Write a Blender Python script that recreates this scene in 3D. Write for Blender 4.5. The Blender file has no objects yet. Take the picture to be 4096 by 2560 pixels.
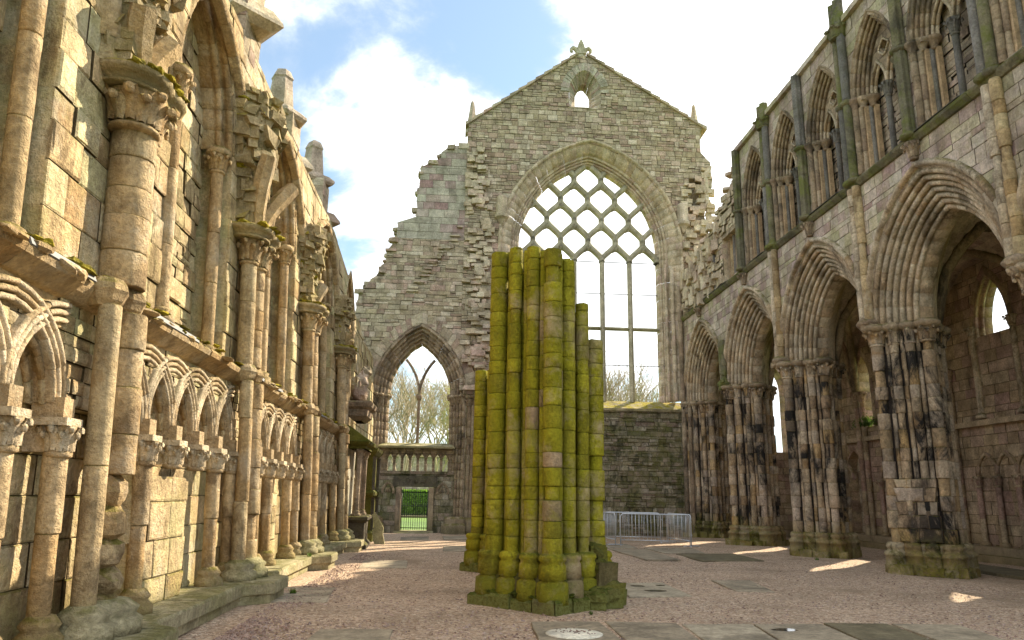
import bpy, math, random
from mathutils import Vector
rnd_ = random.Random(7)
U = rnd_.uniform
PI = math.pi
scene = bpy.context.scene
col = bpy.data.collections.new('abbey'); scene.collection.children.link(col)
ORG = {}

# ------------------------------------------------------------------ mesh builder
class MB:
    def __init__(s): s.v = []; s.f = []; s.a = []; s.sm = []
    def add(s, vs, fs, rnd=None, smooth=False):
        o = len(s.v); s.v += [tuple(p) for p in vs]
        if rnd is None: rnd = U(0, 1)
        many = isinstance(rnd, list)
        for i, f in enumerate(fs):
            s.f.append([o + k for k in f]); s.a.append(rnd[i] if many else rnd); s.sm.append(smooth)
    def build(s, name, mat, parent=None, org=None, label=None):
        if org is None: org = ORG.get(parent.name, Vector((0, 0, 0))) if parent else Vector((0, 0, 0))
        me = bpy.data.meshes.new(name)
        ox, oy, oz = org
        me.from_pydata([(x - ox, y - oy, z - oz) for x, y, z in s.v], [], s.f)
        at = me.attributes.new('rnd', 'FLOAT', 'FACE'); at.data.foreach_set('value', s.a)
        me.polygons.foreach_set('use_smooth', s.sm)
        me.materials.append(mat); me.update()
        o = bpy.data.objects.new(name, me); col.objects.link(o)
        ORG[o.name] = Vector(org)
        if parent: o.parent = parent
        else: o.location = org
        if label: o['label'] = label
        return o

def thing(name, label, cat, loc=(0, 0, 0), group=None):
    o = bpy.data.objects.new(name, None); col.objects.link(o)
    o.empty_display_size = .3
    o.location = loc; o['label'] = label; o['category'] = cat
    if group: o['group'] = group
    ORG[o.name] = Vector(loc); o['kind'] = 'thing'
    return o
def tag(o, label, cat, group=None, kind=None):
    if kind: o['kind'] = kind
    if label: o['label'] = label
    if cat: o['category'] = cat
    if cat and not kind: o['kind'] = 'thing'
    if group: o['group'] = group
    return o
def dup(o, parent, loc, rot=0.0, scale=None):
    c = o.copy(); col.objects.link(c); c.parent = parent; c.location = loc
    if rot: c.rotation_euler = (0, 0, rot)
    if scale: c.scale = scale
    for ch in list(o.children):
        d = ch.copy(); col.objects.link(d); d.parent = c
    return c

# ------------------------------------------------------------------ materials
def nt(name):
    m = bpy.data.materials.new(name); m.use_nodes = True
    t = m.node_tree; t.nodes.clear()
    return m, t
def nd(t, typ, **kw):
    n = t.nodes.new(typ)
    for k, v in kw.items():
        if k.startswith('i_'): n.inputs[k[2:]].default_value = v
        else: setattr(n, k, v)
    return n
def rgba(c): return (c[0], c[1], c[2], 1)
def ramp(t, src, stops, interp='LINEAR'):
    r = t.nodes.new('ShaderNodeValToRGB'); r.color_ramp.interpolation = interp
    e = r.color_ramp.elements
    e[0].position = stops[0][0]; e[0].color = rgba(stops[0][1])
    e[1].position = stops[-1][0]; e[1].color = rgba(stops[-1][1])
    for p, c in stops[1:-1]:
        x = e.new(p); x.color = rgba(c)
    t.links.new(src, r.inputs[0]); return r.outputs[0]
def vramp(t, src, a, b):
    m = nd(t, 'ShaderNodeMapRange'); m.inputs[1].default_value = a; m.inputs[2].default_value = b
    t.links.new(src, m.inputs[0]); return m.outputs[0]
def math_(t, op, a, b=None):
    m = nd(t, 'ShaderNodeMath', operation=op)
    for i, x in enumerate((a, b)):
        if x is None: continue
        if isinstance(x, (int, float)): m.inputs[i].default_value = x
        else: t.links.new(x, m.inputs[i])
    return m.outputs[0]
def mix(t, fac, a, b, mode='MIX'):
    m = nd(t, 'ShaderNodeMix', data_type='RGBA', blend_type=mode)
    for s, x in ((m.inputs[0], fac), (m.inputs[6], a), (m.inputs[7], b)):
        if isinstance(x, (int, float)): s.default_value = x
        elif isinstance(x, tuple): s.default_value = rgba(x)
        else: t.links.new(x, s)
    return m.outputs[2]
def noise(t, vec, scale, detail=4, rough=.6, dist=0):
    n = nd(t, 'ShaderNodeTexNoise'); n.inputs['Scale'].default_value = scale; n.inputs['Detail'].default_value = detail
    n.inputs['Roughness'].default_value = rough; n.inputs['Distortion'].default_value = dist
    t.links.new(vec, n.inputs['Vector']); return n.outputs[0]
def scaled(t, vec, s):
    m = nd(t, 'ShaderNodeVectorMath', operation='MULTIPLY'); m.inputs[1].default_value = s
    t.links.new(vec, m.inputs[0]); return m.outputs[0]

def stone(name, stops, soot=0., sootc=(.035, .032, .028), lichen=0., lich=(.42, .42, .3), moss=0., mossc=(.15, .14, .012),
          low=0., lowz=1.0, lowc=(.1, .11, .02), soott=(.5, .6), rust=0., mortar=(.2, .17, .12), bump=1., fine=1., wash=0., washc=(.2, .19, .01), soots=.9):
    m, t = nt(name); L = t.links
    geo = nd(t, 'ShaderNodeNewGeometry'); pos = geo.outputs['Position']
    at = nd(t, 'ShaderNodeAttribute', attribute_name='rnd'); rv = at.outputs['Fac']
    c = ramp(t, rv, stops)
    n1 = noise(t, pos, 2.3, 6, .65); n2 = noise(t, pos, 19, 5, .7); n3 = noise(t, pos, 60, 3, .6)
    v1 = vramp(t, n1, .3, .72); v1 = math_(t, 'ADD', math_(t, 'MULTIPLY', v1, .75), .56)
    v2 = vramp(t, n2, .25, .75); v2 = math_(t, 'ADD', math_(t, 'MULTIPLY', v2, .8), .58)
    vv = math_(t, 'MULTIPLY', v1, v2)
    cc = nd(t, 'ShaderNodeCombineColor')
    for i in range(3): L.new(vv, cc.inputs[i])
    c = mix(t, 1., c, cc.outputs[0], 'MULTIPLY')
    if rust:
        r = vramp(t, noise(t, pos, 1.7, 5, .6, .5), .56, .68)
        c = mix(t, math_(t, 'MULTIPLY', r, rust), c, (.34, .19, .06))
    if lichen:
        r = vramp(t, noise(t, pos, 1.1, 7, .72, .3), .52, .66)
        c = mix(t, math_(t, 'MULTIPLY', r, lichen), c, lich)
    if wash:
        r = vramp(t, noise(t, pos, 1.5, 6, .7, .4), .47, .6)
        c = mix(t, math_(t, 'MULTIPLY', r, wash), c, washc)
    if soot:
        sp = scaled(t, pos, (1, 1, .5))
        r = vramp(t, noise(t, sp, soots, 7, .75, .6), *soott)
        r2 = math_(t, 'MULTIPLY', r, vramp(t, math_(t, 'FRACT', math_(t, 'MULTIPLY', rv, 7.31)), -.25, .6))
        c = mix(t, math_(t, 'MULTIPLY', r2, soot), c, sootc)
        r = vramp(t, noise(t, pos, 5.5, 6, .7), .6, .7)
        c = mix(t, math_(t, 'MULTIPLY', r, soot * .6), c, sootc)
    # mortar
    mo = math_(t, 'LESS_THAN', rv, -.5)
    mc = mix(t, v2, tuple(x * .6 for x in mortar), mortar)
    c = mix(t, mo, c, mc)
    if low:
        sz = nd(t, 'ShaderNodeSeparateXYZ'); L.new(pos, sz.inputs[0])
        zz = math_(t, 'SUBTRACT', sz.outputs[2], math_(t, 'MULTIPLY', n1, lowz * 1.5))
        r = vramp(t, zz, .15, -.75 * lowz + .1)
        r = math_(t, 'MULTIPLY', r, vramp(t, n2, .3, .55))
        c = mix(t, math_(t, 'MULTIPLY', r, low), c, lowc)
    if moss:
        sn = nd(t, 'ShaderNodeSeparateXYZ'); L.new(geo.outputs['Normal'], sn.inputs[0])
        up = vramp(t, sn.outputs[2], .15, .7)
        r = math_(t, 'MULTIPLY', up, vramp(t, noise(t, pos, 3.1, 6, .7), .42, .56))
        mcol = mix(t, vramp(t, n2, .35, .65), tuple(x * .5 for x in mossc), mossc)
        c = mix(t, math_(t, 'MULTIPLY', r, moss), c, mcol)
    b = nd(t, 'ShaderNodeBsdfPrincipled'); b.inputs['Roughness'].default_value = .92
    b.inputs['Specular IOR Level'].default_value = .18
    L.new(c, b.inputs['Base Color'])
    vo = nd(t, 'ShaderNodeTexVoronoi'); vo.inputs['Scale'].default_value = 14; L.new(pos, vo.inputs['Vector'])
    pit = vramp(t, vo.outputs['Distance'], .0, .35)
    hgt = math_(t, 'ADD', math_(t, 'MULTIPLY', n1, 1.2), math_(t, 'ADD', math_(t, 'MULTIPLY', n2, .8), math_(t, 'ADD', math_(t, 'MULTIPLY', n3, .3), math_(t, 'MULTIPLY', pit, .12))))
    bp = nd(t, 'ShaderNodeBump'); bp.inputs['Strength'].default_value = .9; bp.inputs['Distance'].default_value = .055 * bump
    L.new(hgt, bp.inputs['Height']); L.new(bp.outputs[0], b.inputs['Normal'])
    o = nd(t, 'ShaderNodeOutputMaterial'); L.new(b.outputs[0], o.inputs[0])
    return m

def plain(name, c, rough=.6, metal=0., var=.25, scale=8., bump=0.):
    m, t = nt(name); L = t.links
    geo = nd(t, 'ShaderNodeNewGeometry')
    n = noise(t, geo.outputs['Position'], scale, 5, .65)
    k = math_(t, 'ADD', math_(t, 'MULTIPLY', n, 2 * var), 1 - var)
    cc = nd(t, 'ShaderNodeCombineColor')
    for i in range(3): L.new(k, cc.inputs[i])
    cl = mix(t, 1., c, cc.outputs[0], 'MULTIPLY')
    b = nd(t, 'ShaderNodeBsdfPrincipled'); b.inputs['Roughness'].default_value = rough; b.inputs['Metallic'].default_value = metal
    L.new(cl, b.inputs['Base Color'])
    if bump:
        bp = nd(t, 'ShaderNodeBump'); bp.inputs['Strength'].default_value = .6; bp.inputs['Distance'].default_value = bump
        L.new(n, bp.inputs['Height']); L.new(bp.outputs[0], b.inputs['Normal'])
    o = nd(t, 'ShaderNodeOutputMaterial'); L.new(b.outputs[0], o.inputs[0])
    return m

def leafy(name, stops):
    m, t = nt(name); L = t.links
    at = nd(t, 'ShaderNodeAttribute', attribute_name='rnd')
    c = ramp(t, at.outputs['Fac'], stops)
    b = nd(t, 'ShaderNodeBsdfPrincipled'); b.inputs['Roughness'].default_value = .6
    L.new(c, b.inputs['Base Color'])
    tr = nd(t, 'ShaderNodeBsdfTranslucent'); L.new(c, tr.inputs[0])
    mx = nd(t, 'ShaderNodeMixShader'); mx.inputs[0].default_value = .5
    L.new(b.outputs[0], mx.inputs[1]); L.new(tr.outputs[0], mx.inputs[2])
    o = nd(t, 'ShaderNodeOutputMaterial'); L.new(mx.outputs[0], o.inputs[0])
    return m

M_N = stone('sandstone_warm', [(0, (.5, .36, .2)), (.2, (.64, .51, .31)), (.4, (.53, .39, .21)), (.55, (.7, .58, .37)), (.7, (.4, .265, .13)), (.85, (.62, .51, .3)), (1, (.52, .47, .27))],
            soot=.7, sootc=(.15, .1, .05), soots=1.6, lichen=.5, lich=(.66, .62, .5), moss=.9, rust=.25, low=.7, lowz=.9, lowc=(.3, .29, .1), wash=.3, washc=(.45, .43, .17), mortar=(.1, .075, .04))
M_NS = stone('sandstone_shafts', [(0, (.48, .34, .18)), (.3, (.58, .44, .26)), (.6, (.42, .28, .135)), (1, (.56, .45, .27))],
             soot=.65, sootc=(.14, .09, .045), soots=1.7, lichen=.45, lich=(.62, .56, .45), moss=.85, rust=.4, low=.8, lowz=.8, lowc=(.16, .16, .04), mortar=(.2, .16, .1))
M_E = stone('rubble_grey', [(0, (.54, .44, .3)), (.15, (.37, .3, .21)), (.3, (.64, .54, .4)), (.45, (.47, .38, .26)), (.6, (.54, .37, .3)), (.72, (.72, .62, .48)), (.85, (.35, .24, .19)), (1, (.57, .47, .33))],
            soot=.4, soots=1.6, sootc=(.12, .1, .06), lichen=.35, lich=(.6, .55, .43), moss=.4, wash=.2, washc=(.36, .3, .13), mortar=(.11, .085, .05))
M_EA = stone('ashlar_grey', [(0, (.5, .46, .36)), (.3, (.43, .39, .31)), (.5, (.58, .53, .42)), (.7, (.46, .36, .32)), (.85, (.4, .25, .23)), (1, (.53, .5, .39))],
             soot=.4, sootc=(.12, .1, .07), lichen=.3, lich=(.55, .52, .42), moss=.6, wash=.2, washc=(.24, .23, .12), mortar=(.2, .18, .13))
M_EL = stone('rubble_mossy_dark', [(0, (.24, .21, .13)), (.25, (.36, .3, .2)), (.45, (.17, .16, .09)), (.65, (.44, .38, .28)), (.8, (.3, .22, .17)), (1, (.52, .47, .37))],
             soot=.75, sootc=(.03, .035, .018), lichen=.25, lich=(.3, .3, .2), moss=.9, wash=.65, washc=(.14, .145, .035), mortar=(.05, .05, .025), soots=1.8)
M_EM = stone('moulded_cream', [(0, (.66, .55, .39)), (.3, (.58, .46, .32)), (.5, (.72, .62, .46)), (.75, (.6, .44, .35)), (1, (.66, .57, .41))],
             soot=.45, sootc=(.14, .11, .06), soots=1.3, lichen=.3, lich=(.55, .5, .38), moss=.85, rust=.25, wash=.15, washc=(.36, .32, .15), mortar=(.2, .17, .11))
M_ED = stone('moulded_brown', [(0, (.42, .32, .21)), (.3, (.33, .24, .16)), (.55, (.5, .39, .27)), (.8, (.28, .2, .14)), (1, (.46, .37, .26))],
             soot=.7, lichen=.15, moss=.7, low=.8, lowz=1., lowc=(.1, .1, .04), mortar=(.08, .065, .05))
M_T = stone('tracery_stone', [(0, (.42, .38, .27)), (.5, (.5, .45, .33)), (1, (.4, .37, .25))], soot=.3, lichen=.4, lich=(.42, .4, .26), moss=.5, mortar=(.3, .26, .2), bump=.5)
M_S = stone('ashlar_pink', [(0, (.62, .53, .42)), (.2, (.54, .41, .36)), (.38, (.7, .61, .48)), (.52, (.47, .35, .34)), (.66, (.62, .53, .38)), (.8, (.5, .46, .3)), (.9, (.42, .28, .26)), (1, (.68, .62, .5))],
            soot=.4, sootc=(.13, .1, .07), soots=1.4, soott=(.47, .58), lichen=.3, lich=(.55, .48, .4), moss=.9, wash=.35, washc=(.3, .29, .1), mortar=(.12, .085, .06))
M_SA = stone('arch_buff', [(0, (.6, .48, .33)), (.3, (.66, .55, .4)), (.5, (.53, .39, .25)), (.75, (.64, .54, .41)), (1, (.56, .47, .34))],
             soot=.75, sootc=(.09, .065, .04), soots=1.5, soott=(.47, .6), lichen=.2, lich=(.5, .42, .32), moss=.8, rust=.4, mortar=(.12, .09, .06))
M_P = stone('pier_sooty', [(0, (.6, .47, .32)), (.2, (.5, .36, .23)), (.38, (.7, .57, .42)), (.52, (.4, .28, .18)), (.66, (.56, .38, .18)), (.8, (.6, .48, .38)), (.92, (.4, .32, .24)), (1, (.66, .54, .41))],
            soot=1., sootc=(.03, .027, .025), soott=(.45, .575), lichen=.15, moss=.7, rust=.5, low=.75, lowz=1.25, lowc=(.19, .18, .02), mortar=(.05, .04, .035), soots=1.05)
M_G = stone('shaft_green', [(0, (.2, .18, .11)), (.5, (.25, .22, .14)), (1, (.15, .14, .1))], soot=.6, moss=.9, wash=.75, washc=(.15, .17, .035), mortar=(.05, .05, .03))
M_GR = stone('shaft_grey', [(0, (.2, .19, .18)), (.5, (.25, .23, .21)), (1, (.16, .15, .14))], soot=.5, moss=.5, wash=.2, washc=(.16, .17, .07), mortar=(.05, .05, .03))
M_OR = stone('post_orange', [(0, (.46, .32, .19)), (1, (.52, .38, .24))], soot=.1, mortar=(.2, .15, .1), bump=.4)
M_D = stone('dark_rubble', [(0, (.5, .4, .29)), (.4, (.6, .5, .37)), (.7, (.4, .31, .23)), (1, (.54, .41, .34))], soot=.45, mortar=(.06, .05, .04))
M_SI = stone('aisle_brown', [(0, (.52, .4, .26)), (.3, (.42, .31, .2)), (.5, (.6, .48, .33)), (.7, (.44, .29, .24)), (1, (.52, .4, .28))], soot=.45, moss=.6, low=.5, lowz=.8, mortar=(.1, .08, .05))
M_M = stone('mossed_pier', [(0, (.36, .325, .022)), (.3, (.28, .25, .02)), (.55, (.43, .385, .03)), (.8, (.24, .21, .024)), (.86, (.34, .26, .14)), (1, (.42, .3, .19))],
            soot=.45, sootc=(.09, .075, .014), lichen=.85, lich=(.47, .37, .22), soots=2.6, fine=1., moss=.9, mossc=(.12, .14, .012), low=.8, lowz=.6, lowc=(.09, .1, .012), wash=.55, washc=(.29, .275, .012), mortar=(.05, .042, .012))
M_MB = stone('mossed_base', [(0, (.13, .12, .018)), (.4, (.1, .09, .018)), (.7, (.16, .15, .03)), (1, (.15, .12, .06))],
             soot=.5, sootc=(.05, .042, .015), moss=1., mossc=(.08, .1, .01), low=.7, lowz=.3, lowc=(.22, .24, .08), wash=.5, washc=(.15, .15, .02), mortar=(.05, .045, .02))
M_SL = stone('slab_stone', [(0, (.36, .3, .21)), (.5, (.3, .25, .18)), (1, (.42, .36, .26))], soot=.55, sootc=(.12, .1, .07), lichen=.15, lich=(.42, .37, .27), bump=.35)
M_SLD = stone('slab_wet', [(0, (.17, .145, .085)), (1, (.19, .16, .1))], soot=.3, sootc=(.08, .07, .05), bump=.3)
M_PAV = stone('round_pavement', [(0, (.78, .73, .6)), (1, (.8, .75, .62))], soot=.0, sootc=(.3, .2, .12), bump=.3)
M_MON = stone('monument_dark', [(0, (.1, .085, .065)), (.5, (.14, .12, .09)), (1, (.08, .07, .055))], soot=.4, moss=.8, wash=.3, washc=(.1, .1, .03))
M_BL = stone('benchstone', [(0, (.4, .36, .22)), (.5, (.48, .42, .27)), (1, (.36, .33, .19))], soot=.35, sootc=(.12, .11, .05), moss=.8, mossc=(.2, .19, .06), wash=.4, washc=(.22, .22, .07), mortar=(.08, .08, .03))
M_IRON = plain('black_iron', (.02, .02, .022), .45, .6)
M_BAR = plain('iron_bar_grey', (.12, .115, .11), .6, .3)
M_GALV = plain('galvanised_steel', (.66, .7, .76), .42, .45, .12, 30)
M_LEAD = plain('lead_flashing', (.15, .15, .15), .6, 0)
M_BARK = plain('bark', (.4, .33, .22), .9, 0, .35, 3)
M_BARK2 = plain('bark_olive', (.42, .38, .18), .9, 0, .35, 3)
M_HEDGE = leafy('hedge_leaf', [(0, (.05, .1, .01)), (.5, (.17, .32, .03)), (1, (.33, .5, .07))])
M_BUD = leafy('spring_leaf', [(0, (.25, .3, .03)), (1, (.4, .42, .06))])
M_WEED = leafy('weed_leaf', [(0, (.07, .14, .02)), (1, (.16, .26, .04))])

# ------------------------------------------------------------------ shape helpers
ident = lambda x, y, z: (x, y, z)
class Arch:
    def __init__(s, cu, zs, w, h):
        s.cu, s.zs, s.w, s.h = cu, zs, w, h
        s.R = (w * w + h * h) / (2 * w); s.c = s.R - w
    def hw(s, v, r=0.):
        if v <= s.zs: return s.w + r
        q = (s.R + r) ** 2 - (v - s.zs) ** 2
        return max(0., math.sqrt(q) - s.c) if q > 0 else 0.
    def top(s, r=0.): return s.zs + math.sqrt(max(0, (s.R + r) ** 2 - s.c ** 2))
    def span(s, v, r=0., zb=-9):
        if v < zb: return None
        q = s.hw(v, r)
        return (s.cu - q, s.cu + q) if q > 1e-4 else None
def minus(ivs, cut):
    if not cut: return ivs
    a, b = cut; out = []
    for l, r in ivs:
        if b <= l or a >= r: out.append((l, r)); continue
        if a > l: out.append((l, a))
        if b < r: out.append((b, r))
    return out

def stone_quad(mb, F, q, prot, gap, bev, rv=None, back=.03, ends=(False, False)):
    # q: (u00,u10,u11,u01,vb,vt)
    ua, ub, uc, ud, vb, vt = q
    if min(ub - ua, uc - ud) < .03 and max(ub - ua, uc - ud) < .06: return
    g = gap
    if ends[0]: ua -= g; ud -= g
    if ends[1]: ub += g; uc += g
    def cs(i): return [(ua + i, vb + i), (ub - i, vb + i), (uc - i, vt - i), (ud + i, vt - i)]
    p = U(*prot) if isinstance(prot, tuple) else U(0, prot)
    o = [F(u, v, -back) for u, v in cs(g)]
    m_ = [F(u, v, p - bev * .6) for u, v in cs(g * .8)]
    j = bev * .5
    t = [F(u + U(-j, j), v + U(-j, j), p + U(-j, j) * .6) for u, v in cs(g + bev)]
    vs = o + m_ + t
    fs = []
    for k in range(4):
        n = (k + 1) % 4
        fs.append((k, n, 4 + n, 4 + k)); fs.append((4 + k, 4 + n, 8 + n, 8 + k))
    fs.append((8, 9, 10, 11))
    if rv is None: rv = U(0, 1)
    mb.add(vs, fs, [-1., rv, rv if ends[1] else -1., rv, -1., rv, rv if ends[0] else -1., rv, rv])

def wall(mb, F, solid, v0, v1, hs, ls, brk=(), prot=.02, gap=.006, bev=.016, thick=1.0, split=0., bias=None, mort=-.03, rows=None):
    brk = sorted([b for b in brk if v0 + .02 < b < v1 - .02]) + [v1]
    v = v0; bi = 0
    while v < v1 - 1e-4:
        h = U(*(hs(v) if callable(hs) else hs))
        while brk[bi] <= v + 1e-6: bi += 1
        nb = brk[bi]
        if nb - v < h * 1.35: h = nb - v
        vt = v + h; e = 1e-4
        A, B = solid(v + e), solid(vt - e)
        if len(A) != len(B): A = B = solid((v + vt) / 2)
        for (l0, r0), (l1, r1) in zip(A, B):
            if r0 - l0 < .03 and r1 - l1 < .03: continue
            f = [F(l0, v, mort), F(r0, v, mort), F(r1, vt, mort), F(l1, vt, mort)]
            k = [F(l0, v, -thick), F(r0, v, -thick), F(r1, vt, -thick), F(l1, vt, -thick)]
            mb.add(f + k, [(0, 1, 2, 3), (4, 7, 6, 5), (0, 3, 7, 4), (1, 5, 6, 2), (3, 2, 6, 7), (0, 4, 5, 1)], [-1., -1., U(0, 1), U(0, 1), U(0, 1), U(0, 1)])
            lo, hi = max(l0, l1), min(r0, r1)
            L = ls((lo + hi) / 2, v) if callable(ls) else ls
            js = [] ; u = lo + U(*L) * U(.45, 1)
            while u < hi - L[0] * .6: js.append(u); u += U(*L)
            E = [(l0, l1)] + [(x + U(-.01, .01), x + U(-.01, .01)) for x in js] + [(r0, r1)]
            for ie, ((a0, a1), (b0, b1)) in enumerate(zip(E, E[1:])):
                en = (ie == 0, ie == len(E) - 2)
                if split and h > .12 and U(0, 1) < split:
                    s = U(.35, .65); x0 = a0 + (a1 - a0) * s; x1 = b0 + (b1 - b0) * s; vm = v + h * s
                    stone_quad(mb, F, (a0, b0, x1, x0, v, vm), prot, gap, bev, bias(v) if bias else None)
                    stone_quad(mb, F, (x0, x1, b1, a1, vm, vt), prot, gap, bev, bias(v) if bias else None)
                else:
                    stone_quad(mb, F, (a0, b0, b1, a1, v, vt), prot, gap, bev, bias(v) if bias else None, ends=en)
        v = vt

def lathe(mb, cx, cy, prof, seg=12, rv=None, P=ident, smooth=True, a0=0., a1=2 * PI, poly=False):
    full = abs(a1 - a0 - 2 * PI) < 1e-6
    n = seg if full else seg + 1
    vs = []; fs = []
    for r, z in prof:
        for k in range(n):
            a = a0 + (a1 - a0) * k / seg
            vs.append(P(cx + r * math.cos(a), cy + r * math.sin(a), z))
    for i in range(len(prof) - 1):
        for k in range(seg):
            k2 = (k + 1) % n
            fs.append((i * n + k, i * n + k2, (i + 1) * n + k2, (i + 1) * n + k))
    if full:
        fs.append(tuple(range(n - 1, -1, -1))); fs.append(tuple((len(prof) - 1) * n + k for k in range(n)))
    mb.add(vs, fs, rv, smooth)

def drums(mb, cx, cy, z0, z1, r, hs=(.3, .5), seg=12, P=ident, jit=.005, courses=None, rv=None, g=.012, flute=0, broken=0.):
    zs = courses
    if zs is None:
        zs = [z0]
        while zs[-1] < z1 - hs[0] * .6: zs.append(zs[-1] + U(*hs))
        zs[-1] = z1 if len(zs) > 1 else z1
        if len(zs) == 1: zs.append(z1)
    for a, b in zip(zs, zs[1:]):
        x, y = cx + U(-jit, jit), cy + U(-jit, jit); rr = r * U(1 - jit * 2.5, 1 + jit * 2.5)
        if broken and U(0, 1) < broken: rr *= U(.72, .93)
        q = rv(a) if callable(rv) else rv
        if flute:
            n = flute * 4; vs = []; fs = []
            rings = [(a, .9), (a + g, 1), (b - g, 1), (b, .9)]
            for z, s in rings:
                for k in range(n):
                    w = rr * s * (1 + .1 * math.cos(2 * PI * k * flute / n))
                    vs.append(P(x + w * math.cos(2 * PI * k / n), y + w * math.sin(2 * PI * k / n), z))
            for i in range(3):
                for k in range(n): fs.append((i * n + k, i * n + (k + 1) % n, (i + 1) * n + (k + 1) % n, (i + 1) * n + k))
            fs.append(tuple(3 * n + k for k in range(n)))
            mb.add(vs, fs, q, False)
        else:
            m1 = a + (b - a) * .35; m2 = a + (b - a) * .68; gi = min(g, rr * .1); gz = min(g * .7, (b - a) * .1)
            lathe(mb, x, y, [(rr - gi, a), (rr - gi * .25, a + gz * .6), (rr, a + gz * 1.6), (rr * U(.985, 1.015), m1), (rr * U(.985, 1.015), m2), (rr, b - gz * 1.6), (rr - gi * .25, b - gz * .6), (rr - gi, b)], seg, q, P)

def tube(mb, pts, rad, seg=6, rv=None, caps=True, smooth=True, P=None):
    pts = [Vector(p) for p in pts]; n = len(pts)
    if not isinstance(rad, (list, tuple)): rad = [rad] * n
    vs = []; fs = []; up = None
    for i in range(n):
        d = (pts[min(i + 1, n - 1)] - pts[max(i - 1, 0)])
        if d.length < 1e-9: d = Vector((0, 0, 1))
        d.normalize()
        if up is None: up = Vector((0, 0, 1)) if abs(d.z) < .9 else Vector((1, 0, 0))
        s = d.cross(up)
        if s.length < 1e-6: s = d.orthogonal()
        s.normalize(); w = s.cross(d); up = w
        for k in range(seg):
            a = 2 * PI * k / seg
            q = pts[i] + (s * math.cos(a) + w * math.sin(a)) * rad[i]
            vs.append(P(*q) if P else q)
    for i in range(n - 1):
        for k in range(seg): fs.append((i * seg + k, i * seg + (k + 1) % seg, (i + 1) * seg + (k + 1) % seg, (i + 1) * seg + k))
    if caps:
        fs.append(tuple(range(seg - 1, -1, -1))); fs.append(tuple((n - 1) * seg + k for k in range(seg)))
    mb.add(vs, fs, rv, smooth)

def sweep(mb, pts, prof, side, up=(0, 0, 1), rv=None, smooth=False, close=True):
    # prof (a,b): a along side vector, b along up, constant frame (straight runs)
    s = Vector(side); w = Vector(up); vs = []; fs = []; m = len(prof)
    for p in pts:
        for a, b in prof: vs.append(Vector(p) + s * a + w * b)
    for i in range(len(pts) - 1):
        for k in range(m if close else m - 1): fs.append((i * m + k, i * m + (k + 1) % m, (i + 1) * m + (k + 1) % m, (i + 1) * m + k))
    fs.append(tuple(range(m))); fs.append(tuple((len(pts) - 1) * m + k for k in range(m)))
    mb.add(vs, fs, rv, smooth)

def block(mb, c, s, rz=0., jit=.15, rv=None, P=ident):
    vs = []
    ca, sa = math.cos(rz), math.sin(rz)
    for dz in (-1, 1):
        for dx, dy in ((-1, -1), (1, -1), (1, 1), (-1, 1)):
            x = dx * s[0] / 2 * (1 + U(-jit, jit)); y = dy * s[1] / 2 * (1 + U(-jit, jit)); z = dz * s[2] / 2 * (1 + U(-jit, jit))
            vs.append(P(c[0] + x * ca - y * sa, c[1] + x * sa + y * ca, c[2] + z))
    mb.add(vs, [(0, 3, 2, 1), (4, 5, 6, 7), (0, 1, 5, 4), (1, 2, 6, 5), (2, 3, 7, 6), (3, 0, 4, 7)], rv)

def boulder(mb, c, s, rv=None, P=ident, rough=.25, lat=5, lon=8):
    vs = []; fs = []
    for i in range(lat + 1):
        ph = PI * i / lat
        for k in range(lon):
            a = 2 * PI * k / lon; q = 1 + U(-rough, rough)
            vs.append(P(c[0] + s[0] / 2 * q * math.sin(ph) * math.cos(a), c[1] + s[1] / 2 * q * math.sin(ph) * math.sin(a), c[2] + s[2] / 2 * q * math.cos(ph)))
    for i in range(lat):
        for k in range(lon): fs.append((i * lon + k, (i + 1) * lon + k, (i + 1) * lon + (k + 1) % lon, i * lon + (k + 1) % lon))
    mb.add(vs, fs, rv, False)

def rolls(n, r_out, r_in, d_out, d_in, rad, step=4, a=1.95, hollow=.035):
    pr = []
    L = math.hypot(r_out - r_in, d_out - d_in)
    # bulge direction: towards the opening and the viewer
    bx, by = -(d_out - d_in) / L, (r_out - r_in) / L
    ba = math.atan2(by, bx)
    sg = 1 if math.cos(ba + a) * (r_out - r_in) + math.sin(ba + a) * (d_out - d_in) > 0 else -1
    for i in range(n):
        f = i / max(1, n - 1)
        cr, cd = r_out + (r_in - r_out) * f, d_out + (d_in - d_out) * f
        for k in range(step + 1):
            an = ba + sg * a * (1 - 2 * k / step)
            pr.append((cr + rad * math.cos(an), cd + rad * math.sin(an), i))
        if i < n - 1 and hollow:
            f2 = (i + .5) / (n - 1)
            pr.append((r_out + (r_in - r_out) * f2 - bx * hollow, d_out + (d_in - d_out) * f2 - by * hollow, i))
    return pr

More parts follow.
